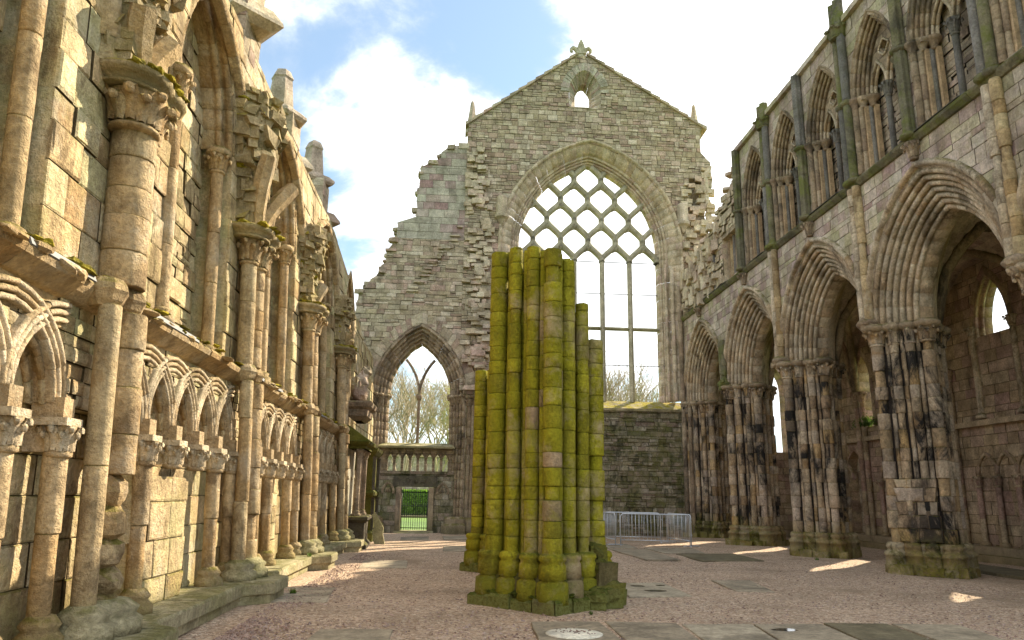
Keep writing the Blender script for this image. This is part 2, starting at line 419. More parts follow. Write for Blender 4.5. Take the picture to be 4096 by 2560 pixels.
def arch_sweep(mb, F, A, prof, vl=.3, leg=0., legh=(.3, .45), sides=(-1, 1), steps=2, groove=.01, jit=.004, smooth=True, t1=1., t0=0., gapp=0.):
    ng = 1 + max(p[2] for p in prof)
    n = max(3, int(A.R * math.acos(min(1, A.c / A.R)) / vl))
    for s in sides:
        segs = []
        if leg:
            v = A.zs - leg
            while v < A.zs - .01:
                h = U(*legh)
                if A.zs - v < h * 1.4: h = A.zs - v
                segs.append(('L', v, v + h)); v += h
        for i in range(n):
            a, b = i / n, (i + 1) / n
            if b <= t0 + 1e-6 or a >= t1 - 1e-6: continue
            segs.append(('A', a, b))
        for kind, a, b in segs:
            ds = .035 if kind == 'A' else .05
            ts = [(a, 1)] + [(a + (b - a) * ds, 0)] + [(a + (b - a) * (k / steps), 0) for k in range(1, steps)] + [(b - (b - a) * ds, 0), (b, 1)]
            if kind == 'L': ts = [(a, 1), (a + .012, 0), (b - .012, 0), (b, 1)]
            jr, jd = U(-jit, jit), U(-jit, jit)
            if gapp and U(0, 1) < gapp: jr += .02; jd -= .03
            vs = []; m = len(prof)
            for t, gr in ts:
                for r, d, g in prof:
                    r2 = r + jr + (groove if gr else 0); d2 = d + jd - (groove if gr else 0)
                    rr = A.R + r2
                    if kind == 'L': u, v = rr - A.c, t
                    else:
                        th = t * math.acos(max(-1, min(1, A.c / rr))); u, v = rr * math.cos(th) - A.c, A.zs + rr * math.sin(th)
                    vs.append(F(A.cu + s * u, v, d2))
            rr_ = [U(0, 1) for _ in range(ng)]; fs = []; fa = []
            for i in range(len(ts) - 1):
                for k in range(m - 1):
                    fs.append((i * m + k, i * m + k + 1, (i + 1) * m + k + 1, (i + 1) * m + k)); fa.append(rr_[prof[k + 1][2]])
            mb.add(vs, fs, fa, smooth)

def leafcap(mb, cx, cy, z0, z1, r0, r1, n=6, P=ident, a0=0., a1=2 * PI, rv=None, seg=12):
    h = z1 - z0
    lathe(mb, cx, cy, [(r0, z0 - .03), (r0 * 1.22, z0 - .015), (r0 * 1.22, z0 + .02), (r0 * 1.02, z0 + .04), (r0 * 1.05, z0 + h * .45), (r0 + (r1 - r0) * .45, z0 + h * .8), (r1 * .9, z1)], seg, rv, P)
    for k in range(n):
        a = a0 + (a1 - a0) * (k + .5) / n
        for (zz, rr, ww, dz) in ((.0, 0, 1, 0),) if n < 5 else ((.0, 0, 1, 0), (-.02, -.03, .9, .45)):
            aa = a + (dz and PI / n)
            pts = []
            for q, (fz, fr, w) in enumerate(((.12, .08, .5), (.45, .16, .8), (.78, .55, 1.), (.95, 1.02, .8), (.86, 1.25, .55), (.74, 1.2, .2))):
                z = z0 + h * fz * (1 - dz * .5)
                r = r0 * 1.05 + (r1 - r0) * fr * (1 - dz * .35)
                hw_ = w * PI * r0 * 1.1 / max(n, 3) * .8
                for sgn, bump in ((-1, 0), (0, .16 * r0 + .01), (1, 0)):
                    x = (r + bump) * math.cos(aa) - sgn * hw_ * math.sin(aa); y = (r + bump) * math.sin(aa) + sgn * hw_ * math.cos(aa)
                    pts.append(P(cx + x, cy + y, z))
            fs = []
            for q in range(5):
                for s in range(2): fs.append((q * 3 + s, q * 3 + s + 1, (q + 1) * 3 + s + 1, (q + 1) * 3 + s))
            mb.add(pts, fs, rv, True)
            lx, ly = cx + (r0 + (r1 - r0) * 1.12) * math.cos(aa), cy + (r0 + (r1 - r0) * 1.12) * math.sin(aa)
            boulder(mb, (lx, ly, z0 + h * .82 * (1 - dz * .5)), (r0 * .5, r0 * .5, h * .26), rv, P, .12, 5, 7)

def box(mb, x0, x1, y0, y1, z0, z1, rv=None, P=ident):
    vs = [P(x, y, z) for z in (z0, z1) for x, y in ((x0, y0), (x1, y0), (x1, y1), (x0, y1))]
    mb.add(vs, [(0, 3, 2, 1), (4, 5, 6, 7), (0, 1, 5, 4), (1, 2, 6, 5), (2, 3, 7, 6), (3, 0, 4, 7)], rv)

L_ = 5.173                # bay length
BAY = [12.37, 17.54, 22.72, 27.89, 33.06]
YE = 33.06

def plate(mb, F, solid, v0, v1, dv, d0, d1, brk=(), rv=None):
    vs_ = sorted(set([v0, v1] + [b for b in brk if v0 < b < v1])); rows = []
    for a, b in zip(vs_, vs_[1:]):
        n = max(1, int(round((b - a) / dv))); rows += [(a + (b - a) * i / n, a + (b - a) * (i + 1) / n) for i in range(n)]
    for a, b in rows:
        A, B = solid(a + 1e-4), solid(b - 1e-4)
        if len(A) != len(B): A = B = solid((a + b) / 2)
        for (l0, r0), (l1, r1) in zip(A, B):
            f = [F(l0, a, d1), F(r0, a, d1), F(r1, b, d1), F(l1, b, d1)]
            k = [F(l0, a, d0), F(r0, a, d0), F(r1, b, d0), F(l1, b, d0)]
            mb.add(f + k, [(0, 1, 2, 3), (4, 7, 6, 5), (0, 3, 7, 4), (1, 5, 6, 2), (3, 2, 6, 7), (0, 4, 5, 1)], rv)
# blue gaps (negative) and cloud banks (positive) in the sky: direction, outer and inner angle in degrees, amount
SKYBLOBS = [((-.059, .824, .563), 13, 2, -.12), ((.064, .832, .552), 9, 1, -.12), ((.13, .80, .585), 6, 1, -.06), ((-.165, .919, .358), 6, 1, -.2), ((-.2, .85, .47), 8, 1, -.12),
            ((-.057, .89, .452), 9, 2, .26), ((-.15, .9, .4), 5, 1, .15), ((.282, .793, .54), 14, 5, .25), ((.2, .9, .37), 15, 5, .2), ((-.136, .948, .287), 6, 2, .12), ((.8, .5, .4), 50, 20, .12)]
# ------------------------------------------------------------------ camera
f_, yaw, pit, rol = 738.39, .07, .2347, .0159
cam = bpy.data.cameras.new('camera'); co = bpy.data.objects.new('camera', cam); col.objects.link(co)
cam.sensor_width = 36; cam.lens = f_ * 36 / 1024; cam.clip_end = 6000; cam.clip_start = .05
fw = Vector((math.sin(yaw) * math.cos(pit), math.cos(yaw) * math.cos(pit), math.sin(pit)))
rt = Vector((math.cos(yaw), -math.sin(yaw), 0)); up = rt.cross(fw)
r2 = rt * math.cos(rol) + up * math.sin(rol); u2 = up * math.cos(rol) - rt * math.sin(rol)
from mathutils import Matrix
m4 = Matrix((r2, u2, -fw)).transposed().to_4x4(); m4.translation = Vector((0, 0, 1.6))
co.matrix_world = m4; scene.camera = co

# ------------------------------------------------------------------ sun, sky
SUN_AZ, SUN_EL = math.radians(45), math.radians(36.5)      # azimuth measured from +X (south) towards +Y (east)
sd = Vector((math.cos(SUN_AZ) * math.cos(SUN_EL), math.sin(SUN_AZ) * math.cos(SUN_EL), math.sin(SUN_EL)))
sl = bpy.data.lights.new('sun', 'SUN'); sl.energy = 4.4; sl.angle = math.radians(.5); sl.color = (1, .86, .64)
so = bpy.data.objects.new('sun', sl); col.objects.link(so); so.rotation_euler = sd.to_track_quat('Z', 'Y').to_euler()
w = bpy.data.worlds.new('World'); scene.world = w; w.use_nodes = True
t = w.node_tree; t.nodes.clear(); L = t.links
sky = nd(t, 'ShaderNodeTexSky', sky_type='NISHITA'); sky.sun_disc = False
sky.sun_elevation = SUN_EL; sky.sun_rotation = PI / 2 - SUN_AZ; sky.air_density = 1.0; sky.dust_density = .6; sky.ozone_density = 1.6
tc = nd(t, 'ShaderNodeTexCoord'); dv = tc.outputs['Generated']
sp = nd(t, 'ShaderNodeSeparateXYZ'); L.new(dv, sp.inputs[0])
den = math_(t, 'ADD', math_(t, 'MAXIMUM', sp.outputs[2], 0), .28)
cx = nd(t, 'ShaderNodeCombineXYZ'); L.new(math_(t, 'DIVIDE', sp.outputs[0], den), cx.inputs[0]); L.new(math_(t, 'DIVIDE', sp.outputs[1], den), cx.inputs[1])
cx.inputs[2].default_value = 2.6
nA = noise(t, cx.outputs[0], 2.0, 10, .6, .5); nB = noise(t, cx.outputs[0], 7.0, 6, .6, .2)
base = math_(t, 'ADD', math_(t, 'ADD', math_(t, 'MULTIPLY', nA, 1.15), math_(t, 'MULTIPLY', nB, .35)), -.25)
def blob(d, k0, k1, amp):
    dp = nd(t, 'ShaderNodeVectorMath', operation='DOT_PRODUCT'); nn = nd(t, 'ShaderNodeVectorMath', operation='NORMALIZE')
    L.new(dv, nn.inputs[0]); L.new(nn.outputs[0], dp.inputs[0]); dp.inputs[1].default_value = Vector(d).normalized()
    return math_(t, 'MULTIPLY', nd_sm(vramp(t, dp.outputs['Value'], math.cos(math.radians(k0)), math.cos(math.radians(k1)))), amp)
def nd_sm(x): return math_(t, 'SMOOTH_MIN', x, 1.) if False else x
acc = math_(t, 'ADD', base, .1)
for d, k0, k1, amp in SKYBLOBS:
    acc = math_(t, 'ADD', acc, blob(d, k0, k1, amp))
cm = nd(t, 'ShaderNodeMapRange', interpolation_type='SMOOTHSTEP'); cm.inputs[1].default_value = .44; cm.inputs[2].default_value = .74; L.new(acc, cm.inputs[0])
shade = vramp(t, math_(t, 'ADD', acc, math_(t, 'MULTIPLY', nB, .25)), .62, .85)
cloudc = mix(t, shade, (3.2, 3.4, 3.6), (7.4, 7.5, 7.6))
skyb = mix(t, .22, mix(t, 1., sky.outputs[0], (.56, .68, .68), 'MULTIPLY'), (3.4, 3.7, 3.9))
skyc = mix(t, cm.outputs[0], skyb, cloudc)
bg = nd(t, 'ShaderNodeBackground'); bg.inputs[1].default_value = .118; L.new(skyc, bg.inputs[0])
wo = nd(t, 'ShaderNodeOutputWorld'); L.new(bg.outputs[0], wo.inputs[0])
scene.view_settings.view_transform = 'Standard'; scene.view_settings.look = 'None'; scene.view_settings.gamma = 1
scene.view_settings.exposure = 1.42
scene.render.engine = 'CYCLES'
scene.cycles.use_denoising = True; scene.cycles.max_bounces = 6; scene.cycles.diffuse_bounces = 4
scene.cycles.transparent_max_bounces = 4; scene.cycles.caustics_reflective = False; scene.cycles.caustics_refractive = False

# ------------------------------------------------------------------ ground
def quad_sheet(name, x0, x1, y0, y1, z, mat, nx=1, ny=1, zf=None):
    mb = MB(); vs = []; fs = []
    for j in range(ny + 1):
        for i in range(nx + 1):
            x = x0 + (x1 - x0) * i / nx; y = y0 + (y1 - y0) * j / ny
            vs.append((x, y, z + (zf(x, y) if zf else 0)))
    for j in range(ny):
        for i in range(nx): fs.append((j * (nx + 1) + i, j * (nx + 1) + i + 1, (j + 1) * (nx + 1) + i + 1, (j + 1) * (nx + 1) + i))
    mb.add(vs, fs, .5, True); o = mb.build(name, mat); tag(o, None, None, kind='structure'); return o
def ground_mat():
    m, t = nt('gravel'); L = t.links
    geo = nd(t, 'ShaderNodeNewGeometry'); pos = geo.outputs['Position']
    vo = nd(t, 'ShaderNodeTexVoronoi'); vo.inputs['Scale'].default_value = 31; vo.inputs['Randomness'].default_value = 1
    wp = nd(t, 'ShaderNodeTexNoise'); wp.inputs['Scale'].default_value = 9; L.new(pos, wp.inputs['Vector'])
    ad = nd(t, 'ShaderNodeVectorMath', operation='ADD'); mm = scaled(t, wp.outputs['Color'], (.12, .12, .12)); L.new(pos, ad.inputs[0]); L.new(mm, ad.inputs[1])
    sc = scaled(t, ad.outputs[0], (1, 1.25, 1)); L.new(sc, vo.inputs['Vector'])
    sc3 = nd(t, 'ShaderNodeSeparateColor'); L.new(vo.outputs['Color'], sc3.inputs[0])
    c = ramp(t, sc3.outputs[0], [(0, (.2, .125, .075)), (.25, (.5, .35, .235)), (.5, (.62, .455, .32)), (.7, (.38, .27, .2)), (.88, (.82, .67, .5)), (1, (.17, .11, .075))])
    n = noise(t, pos, 1.1, 6, .65); n2 = noise(t, pos, 70, 3, .6)
    k = math_(t, 'ADD', math_(t, 'MULTIPLY', n, .6), .72)
    k = math_(t, 'MULTIPLY', k, math_(t, 'ADD', math_(t, 'MULTIPLY', n2, .9), .55))
    cc = nd(t, 'ShaderNodeCombineColor')
    for i in range(3): L.new(k, cc.inputs[i])
    c = mix(t, 1., c, cc.outputs[0], 'MULTIPLY')
    wn = vramp(t, noise(t, pos, .35, 4, .6), .52, .66)
    c = mix(t, math_(t, 'MULTIPLY', wn, .5), c, (.24, .18, .11))
    b = nd(t, 'ShaderNodeBsdfPrincipled'); b.inputs['Roughness'].default_value = .85; b.inputs['Specular IOR Level'].default_value = .25
    L.new(c, b.inputs['Base Color'])
    h = math_(t, 'ADD', math_(t, 'MULTIPLY', vo.outputs['Distance'], -1.), math_(t, 'MULTIPLY', sc3.outputs[1], .5))
    bp = nd(t, 'ShaderNodeBump'); bp.inputs['Strength'].default_value = .9; bp.inputs['Distance'].default_value = .03
    L.new(h, bp.inputs['Height']); L.new(bp.outputs[0], b.inputs['Normal'])
    o = nd(t, 'ShaderNodeOutputMaterial'); L.new(b.outputs[0], o.inputs[0]); return m
def grass_mat():
    m, t = nt('lawn_grass'); L = t.links
    geo = nd(t, 'ShaderNodeNewGeometry'); pos = geo.outputs['Position']
    n = noise(t, pos, .12, 6, .6); n2 = noise(t, pos, 14, 4, .7)
    c = ramp(t, n, [(.3, (.07, .15, .012)), (.5, (.13, .26, .02)), (.7, (.17, .27, .03))])
    c = mix(t, vramp(t, n2, .35, .7), c, (.05, .1, .01))
    b = nd(t, 'ShaderNodeBsdfPrincipled'); b.inputs['Roughness'].default_value = .8; L.new(c, b.inputs['Base Color'])
    bp = nd(t, 'ShaderNodeBump'); bp.inputs['Distance'].default_value = .05; L.new(n2, bp.inputs['Height']); L.new(bp.outputs[0], b.inputs['Normal'])
    o = nd(t, 'ShaderNodeOutputMaterial'); L.new(b.outputs[0], o.inputs[0]); return m
M_GRAVEL, M_GRASS = ground_mat(), grass_mat()
quad_sheet('lawn', -3000, 3000, -3000, 3000, -.06, M_GRASS)
quad_sheet('gravel_floor', -6, 16, -8, 34.4, 0, M_GRAVEL, 44, 84, lambda x, y: .012 * math.sin(x * 1.7 + y) + .01 * math.sin(y * 2.3 - x * .8))
quad_sheet('hill', -1500, 1500, 700, 2200, -.2, plain('hill_grass', (.16, .2, .07), .9, 0, .4, .02), 40, 20,
           lambda x, y: max(0, 60 * math.exp(-((x - 420) / 330) ** 2) * min(1, (y - 700) / 350.) + 26 * math.sin(x * .011) * min(1, (y - 700) / 400.) - 3) )
# loose pebbles
mb = MB()
for i in range(9000):
    y = 8.6 + 13 * (U(0, 1) ** 2.0); x = U(-2.7, 10.4) if y > 10 else U(-2.6, 7.5)
    if i % 3 == 0: x = -2.62 + abs(rnd_.gauss(0, .35))
    s = U(.008, .02); a = U(0, PI)
    ca, sa = math.cos(a), math.sin(a); l_, w_, h_ = s * U(1, 1.7), s, s * U(.5, .8)
    mb.add([(x + l_ * ca, y + l_ * sa, .008), (x - w_ * sa, y + w_ * ca, .006), (x - l_ * ca, y - l_ * sa, .008), (x + w_ * sa, y - w_ * ca, .006), (x + U(-.004, .004), y, .012 + h_)],
           [(0, 1, 4), (1, 2, 4), (2, 3, 4), (3, 0, 4)])
M_PEB = stone('pebbles', [(0, (.18, .11, .085)), (.4, (.36, .25, .2)), (.7, (.46, .34, .28)), (1, (.28, .22, .2))], bump=.1)
o = mb.build('gravel_pebbles', M_PEB); tag(o, 'loose pinkish brown gravel chips scattered over the floor', 'gravel', kind='stuff')
# ------------------------------------------------------------------ south arcade wall
SW = thing('arcade_wall', 'tall ruined arcade wall on the right, moulded arches on dark piers with a triforium above', 'wall', (10.35, 17.54, 0))
FS = lambda u, v, d: (10.35 - d, u, v)
SPR, STR, TRI, HEAD = 5.9, 9.8, 12.1, 14.55
CEN = [9.785, 14.955, 20.13, 25.305, 30.475]
MAIN = [Arch(c, SPR, 1.55, 2.2) for c in CEN]
UNITS = [8.49, 11.08, 13.66, 16.25, 18.83, 21.42, 24.0]
TA = [Arch(c, TRI, .8, 1.7) for c in UNITS]
TC = 1.7
def hsh(k): return (math.sin(k * 127.1 + 3.7) * 43758.5453) % 1
def ur(v):
    if v < 11.7: return 32.98
    pts = [(11.7, 31.6), (12.3, 29.2), (12.9, 27.6), (13.4, 26.6), (14.0, 25.9), (14.7, 25.65)]
    for (a, x), (b, y) in zip(pts, pts[1:]):
        if v <= b: return x + (y - x) * (v - a) / (b - a) + (hsh(math.floor(v * 3.3)) - .5) * .5
    return 25.65
def sol_arc(v):
    iv = [(7.2, 32.98)]
    for A in MAIN: iv = minus(iv, A.span(v, .94))
    return iv
def sol_tri(v):
    iv = [(7.2, min(25.55, ur(v)))]
    if v > 9.98:
        for A in TA: iv = minus(iv, A.span(v, .28))
    return iv
mb = MB()
wall(mb, FS, sol_arc, SPR - .02, STR, (.26, .36), (.3, .62), [A.top(.94) for A in MAIN[:1]], prot=.014, gap=.005, bev=.012, thick=TC)
wall(mb, FS, sol_tri, STR, HEAD, (.24, .34), (.3, .6), [9.98, TRI, TA[0].top(.28)], prot=.014, gap=.005, bev=.012, thick=.76)
mb.build('masonry', M_S, SW)
# ruined east part of the upper wall
mb = MB()
def sol_ru(v):
    iv = [(25.56, ur(v))] if ur(v) > 25.6 else []
    if 9.98 < v < 11.95: iv = minus(iv, (25.75, 27.5))
    if 10.3 < v < 11.6: iv = minus(iv, (29.4, 30.0))
    return iv
wall(mb, FS, sol_ru, STR, HEAD, (.16, .3), (.2, .5), [9.98, 10.3, 11.6, 11.7, 11.95], prot=(-.02, .13), gap=.004, bev=.03, thick=TC, split=.35)
for i in range(70):
    v = U(11.3, 14.3); block(mb, (10.35 + U(-.05, 1.2), ur(v) + U(-.3, .15), v), (U(.2, .5), U(.2, .45), U(.12, .25)), U(-.5, .5), .25)
for i in range(90):
    u = U(27.6, 32.6); v = U(10., 12.6 - (u - 27.6) * .15); block(mb, (10.3 - U(-.02, .12), u, v), (U(.12, .3), U(.12, .4), U(.15, .55)), U(-.3, .3), .3)
mb.build('ruined_masonry', M_EM, SW)
for i, (u, z1) in enumerate(((26.0, 11.6), (26.25, 11.75), (26.55, 11.75), (26.85, 11.8), (27.15, 11.8), (27.45, 11.7), (28.3, 11.4), (28.6, 11.2), (29.5, 11.3), (30.3, 11.0), (30.8, 10.9))):
    mb = MB(); drums(mb, 10.36 + (.25 if i < 6 else -.06), u, 9.95, z1, .075, (.5, .9), 8); mb.build('triforium_shaft', (M_GR, M_NS, M_ED)[i % 3], SW)
mb = MB(); box(mb, 10.36, 10.75, 25.7, 27.6, 11.78, 11.98); mb.build('impost', M_ED, SW)
# back wall of the triforium
FB = lambda u, v, d: (10.96 - d, u, v)
mb = MB(); wall(mb, FB, lambda v: [(7.2, min(25.55, ur(v)))], STR, HEAD - .02, (.12, .24), (.18, .5), [], prot=(-.02, .05), bev=.02, thick=1.0, split=.2)
mb.build('back_wall', M_D, SW)
# coping
mb = MB(); y = 7.2
while y < 25.5:
    l = U(.8, 1.2); y2 = min(25.6, y + l)
    box(mb, 10.2 + U(0, .03), 11.2, y + .006, y2, HEAD, HEAD + .16); y = y2
mb.build('coping', M_S, SW)
# string course (one moulded run)
mb = MB(); y = 7.2
while y < 32.95:
    y2 = min(32.95, y + U(.7, 1.2)); dj = U(-.015, .015)
    sweep(mb, [(10.35, y + .005, STR), (10.35, y2 - .005, STR)], [(0, -.13), (.07, -.12), (.15 + dj, -.03), (.17 + dj, .02), (.13 + dj, .07), (0, .16)], (-1, 0, 0)); y = y2
mb.build('string_course', M_G, SW)
mb = MB()
for a, b in ((13.2, 15.3), (18.3, 20.0), (23.4, 24.6), (27.0, 32.0)):
    mb = MB()
    sweep(mb, [(10.35, a, STR + .1), (10.35, b, STR + .1)], [(.0, .05), (.17, -.03), (.18, -.02), (0, .075)], (-1, 0, 0))
    mb.build('lead_flashing', M_LEAD, SW)
# arches
def arcade_arch():
    prof = [(1.0, -.04, 0), (.93, 0, 0)] + [(r, d, g + 1) for r, d, g in rolls(7, .84, .07, -.05, -.62, .062, 6, 2.05, .06)] + [(0, -.7, 8), (0, -1.0, 8), (.3, -1.25, 9), (.6, -1.5, 9), (.93, -TC, 9), (1.0, -TC + .03, 9)]
    mb = MB(); arch_sweep(mb, FS, Arch(0, SPR, 1.55, 2.2), prof, .3, 0, steps=2, groove=.007, jit=.004)
    return mb
def hood():
    mb = MB(); arch_sweep(mb, FS, Arch(0, SPR, 1.55, 2.2), [(1.1, -.03, 0), (1.11, .06, 0), (1.05, .12, 0), (.98, .11, 0), (.95, .04, 0), (.95, -.03, 0)], .45, 0, jit=.006, gapp=.06)
    return mb
a0 = arcade_arch().build('arcade_arch', M_SA, SW, org=(10.35, 0, 0)); a0.location = (0, CEN[1] - 17.54, 0)
h0 = hood().build('hood_mould', M_SA, SW, org=(10.35, 0, 0)); h0.location = (0, CEN[1] - 17.54, 0)
for c in (CEN[0], CEN[2], CEN[3], CEN[4]):
    dup(a0, SW, (0, c - 17.54, 0)); dup(h0, SW, (0, c - 17.54, 0))
# vaulting shafts
for i, b in enumerate(BAY[:4]):
    for s in (-1, 1):
        u = b + s * .125
        mb = MB()
        lo = SPR + .15 if i != 3 else SPR + .05
        hi = STR - .1 if i != 3 else 7.7
        drums(mb, 10.27, u, lo, hi, .115, (.28, .45), 10, jit=.008, broken=.12)
        mb.build('vaulting_shaft', M_G if i == 3 else M_NS if s < 0 else M_SA, SW)
        if i < 3:
            mb = MB(); drums(mb, 10.24, u, STR + .14, TRI - .05, .11, (1.3, 2.2), 12); mb.build('triforium_shaft', M_G if s < 0 else M_GR, SW)
            mb = MB(); drums(mb, 10.24, u, TRI + .1, HEAD - .35, .11, (1.2, 2.0), 12); mb.build('triforium_shaft', M_GR if s < 0 else M_G, SW)
            mb = MB(); drums(mb, 10.24, u, HEAD - .05, HEAD + (.75 if i == 1 else .5), .14, (.8, .9), 10, flute=6); mb.build('shaft_stub', M_G, SW)
    if i < 3:
        mb = MB(); leafcap(mb, 10.26, b, HEAD - .38, HEAD - .05, .2, .3, 6)
        mb.build('shaft_capital', M_G, SW)
        for z in (STR + .06, TRI):
            mb = MB()
            for s in (-1, 1): lathe(mb, 10.24, b + s * .125, [(.12, z - .08), (.17, z - .04), (.19, z), (.17, z + .05), (.12, z + .09)], 14)
            mb.build('shaft_ring', M_G, SW)
    mb = MB(); lathe(mb, 10.3, b, [(.04, SPR - .25), (.2, SPR - .05), (.28, SPR + .05), (.3, SPR + .1), (.22, SPR + .2)], 10)
    for k in range(6): boulder(mb, (10.2 + U(-.1, .1), b + U(-.22, .22), SPR + U(-.15, .2)), (.2, .2, .2))
    mb.build('shaft_corbel', M_ED if i < 3 else M_G, SW)
# fluted shafts in mid bay
for i, c in enumerate(CEN[:4]):
    mb = MB(); drums(mb, 10.22, c, STR + .12, TRI - .05, .14, (1.2, 2), flute=6); mb.build('fluted_shaft', M_G, SW)
    mb = MB(); drums(mb, 10.22, c, TRI + .08, HEAD + .05, .14, (1.2, 2), flute=6); mb.build('fluted_shaft', M_G if i % 2 else M_GR, SW)
    for z in (STR + .06, TRI): mb = MB(); lathe(mb, 10.22, c, [(.14, z - .07), (.2, z - .03), (.22, z), (.2, z + .05), (.14, z + .08)], 14); mb.build('shaft_ring', M_G, SW)
    mb = MB(); leafcap(mb, 10.27, c, STR - .5, STR - .1, .08, .2, 6); mb.build('shaft_corbel', M_ED, SW)
mb = MB(); leafcap(mb, 10.27, CEN[4], STR - .45, STR - .1, .08, .18, 6); mb.build('shaft_corbel', M_ED, SW)
# triforium arches: one of each, copied
A = Arch(0, TRI, .8, 1.7)
mb = MB(); pr = [(.33, -.03, 0), (.3, .05, 0), (.27, .03, 0)] + [(r, d, g + 1) for r, d, g in rolls(4, .22, .03, -.03, -.3, .045, 4, 2.0, .03)] + [(0, -.36, 5), (.02, -.45, 5)]
arch_sweep(mb, FS, A, pr, .3, jit=.004)
tb = [mb.build('triforium_arch', M_ED, SW, org=(10.35, 0, 0))]
mb = MB(); s1, s2 = Arch(-.36, TRI, .29, .72), Arch(.36, TRI, .29, .72)
def sol_tym(v):
    q = A.hw(v, 0); iv = [(-q, q)]
    iv = minus(iv, s1.span(v, .05)); iv = minus(iv, s2.span(v, .05))
    if abs(v - 13.12) < .19:
        h = math.sqrt(.19 ** 2 - (v - 13.12) ** 2); iv = minus(iv, (-h, h))
    return iv
FT = lambda u, v, d: (10.35 + .36 - d, u, v)
wall(mb, FT, sol_tym, TRI, A.top() - .02, (.2, .3), (.25, .45), [s1.top(.05), 12.93, 13.31], prot=.008, gap=.004, bev=.006, thick=.14)
tb.append(mb.build('tympanum', M_ED, SW, org=(10.35, 0, 0)))
mb = MB()
for s in (s1, s2): arch_sweep(mb, FT, s, [(.09, -.02, 0)] + rolls(2, .06, .0, .02, -.06, .04, 4, 2., .02), .25, jit=.003)
for k in range(16):
    a = 2 * PI * k / 16; a2 = 2 * PI * (k + 1) / 16
    q = .2 + .03 * math.cos(4 * a); q2 = .2 + .03 * math.cos(4 * a2)
    tube(mb, [FT(q * math.cos(a), 13.12 + q * math.sin(a), .02), FT(q2 * math.cos(a2), 13.12 + q2 * math.sin(a2), .02)], .03, 5)
tb.append(mb.build('sub_arch', M_SA, SW, org=(10.35, 0, 0)))
for s in (-1, 1):
    for j, (r, d, mt, rad) in enumerate(((.2, -.02, M_ED, .085), (.09, -.12, M_ED, .07), (.03, -.22, M_OR, .06), (-.03, -.32, M_GR, .06), (-.1, -.42, M_OR, .06))):
        mb = MB(); x, u = 10.35 - d, s * (.82 + r)
        if mt is M_ED: drums(mb, x, u, 9.96, 11.85, rad, (.24, .4), 10, broken=.15)
        elif mt is M_OR: box(mb, x - rad, x + rad, u - rad, u + rad, 9.96, 11.85)
        else: drums(mb, x, u, 9.96, 11.85, rad, (1.9, 2.), 8, g=.004, jit=.001)
        tb.append(mb.build('triforium_shaft', mt, SW, org=(10.35, 0, 0)))
    mb = MB()
    for r, d in ((.2, -.02), (.06, -.17), (-.07, -.37)): lathe(mb, 10.35 - d, s * (.82 + r), [(.07, 11.8), (.1, 11.84), (.08, 11.9), (.15, 12.02), (.18, 12.06), (.18, 12.12), (.12, 12.16)], 10)
    box(mb, 10.4, 10.82, s * .84 - .11, s * .84 + .12, 12.0, 12.12)
    tb.append(mb.build('impost', M_G if s < 0 else M_ED, SW, org=(10.35, 0, 0)))
mb = MB(); drums(mb, 10.68, 0, 9.96, 11.7, .075, (1.7, 1.8), 8, g=.004, jit=.001); leafcap(mb, 10.68, 0, 11.7, 12.08, .075, .16, 6)
tb.append(mb.build('colonnette', M_GR, SW, org=(10.35, 0, 0)))
for o in tb: o.location = (0, UNITS[0] - 17.54, 0)
for c in UNITS[1:]:
    for o in tb: dup(o, SW, (0, c - 17.54, 0))

# piers --------------------------------------------------------------
def cluster(D=.80, R=(.145, .108, .07)):
    out = []
    cor = [(D, 0), (0, D), (-D, 0), (0, -D)]
    for k in range(4):
        a, b = Vector(cor[k]), Vector(cor[(k + 1) % 4]); n = Vector((a + b)).normalized()
        out.append((a.x, a.y, R[0]))
        for f, r, o_ in ((.185, R[2], -.04), (.335, R[1], .0), (.5, R[2], -.045), (.665, R[1], .0), (.815, R[2], -.04)):
            p = a + (b - a) * f + n * (o_ + .02); out.append((p.x, p.y, r))
    return out
CL = cluster()
CLM = [(x * (.955 if r < .08 else 1), y * (.955 if r < .08 else 1), {.145: .145, .108: .108, .07: .055}[r]) for x, y, r in CL]
def courses(z0, z1, a=.3, b=.44):
    zs = [z0]
    while zs[-1] < z1 - a * 1.3: zs.append(zs[-1] + U(a, b))
    zs[-1] = z1 if z1 - zs[-1] < a else zs[-1]
    if zs[-1] < z1: zs.append(z1)
    return zs
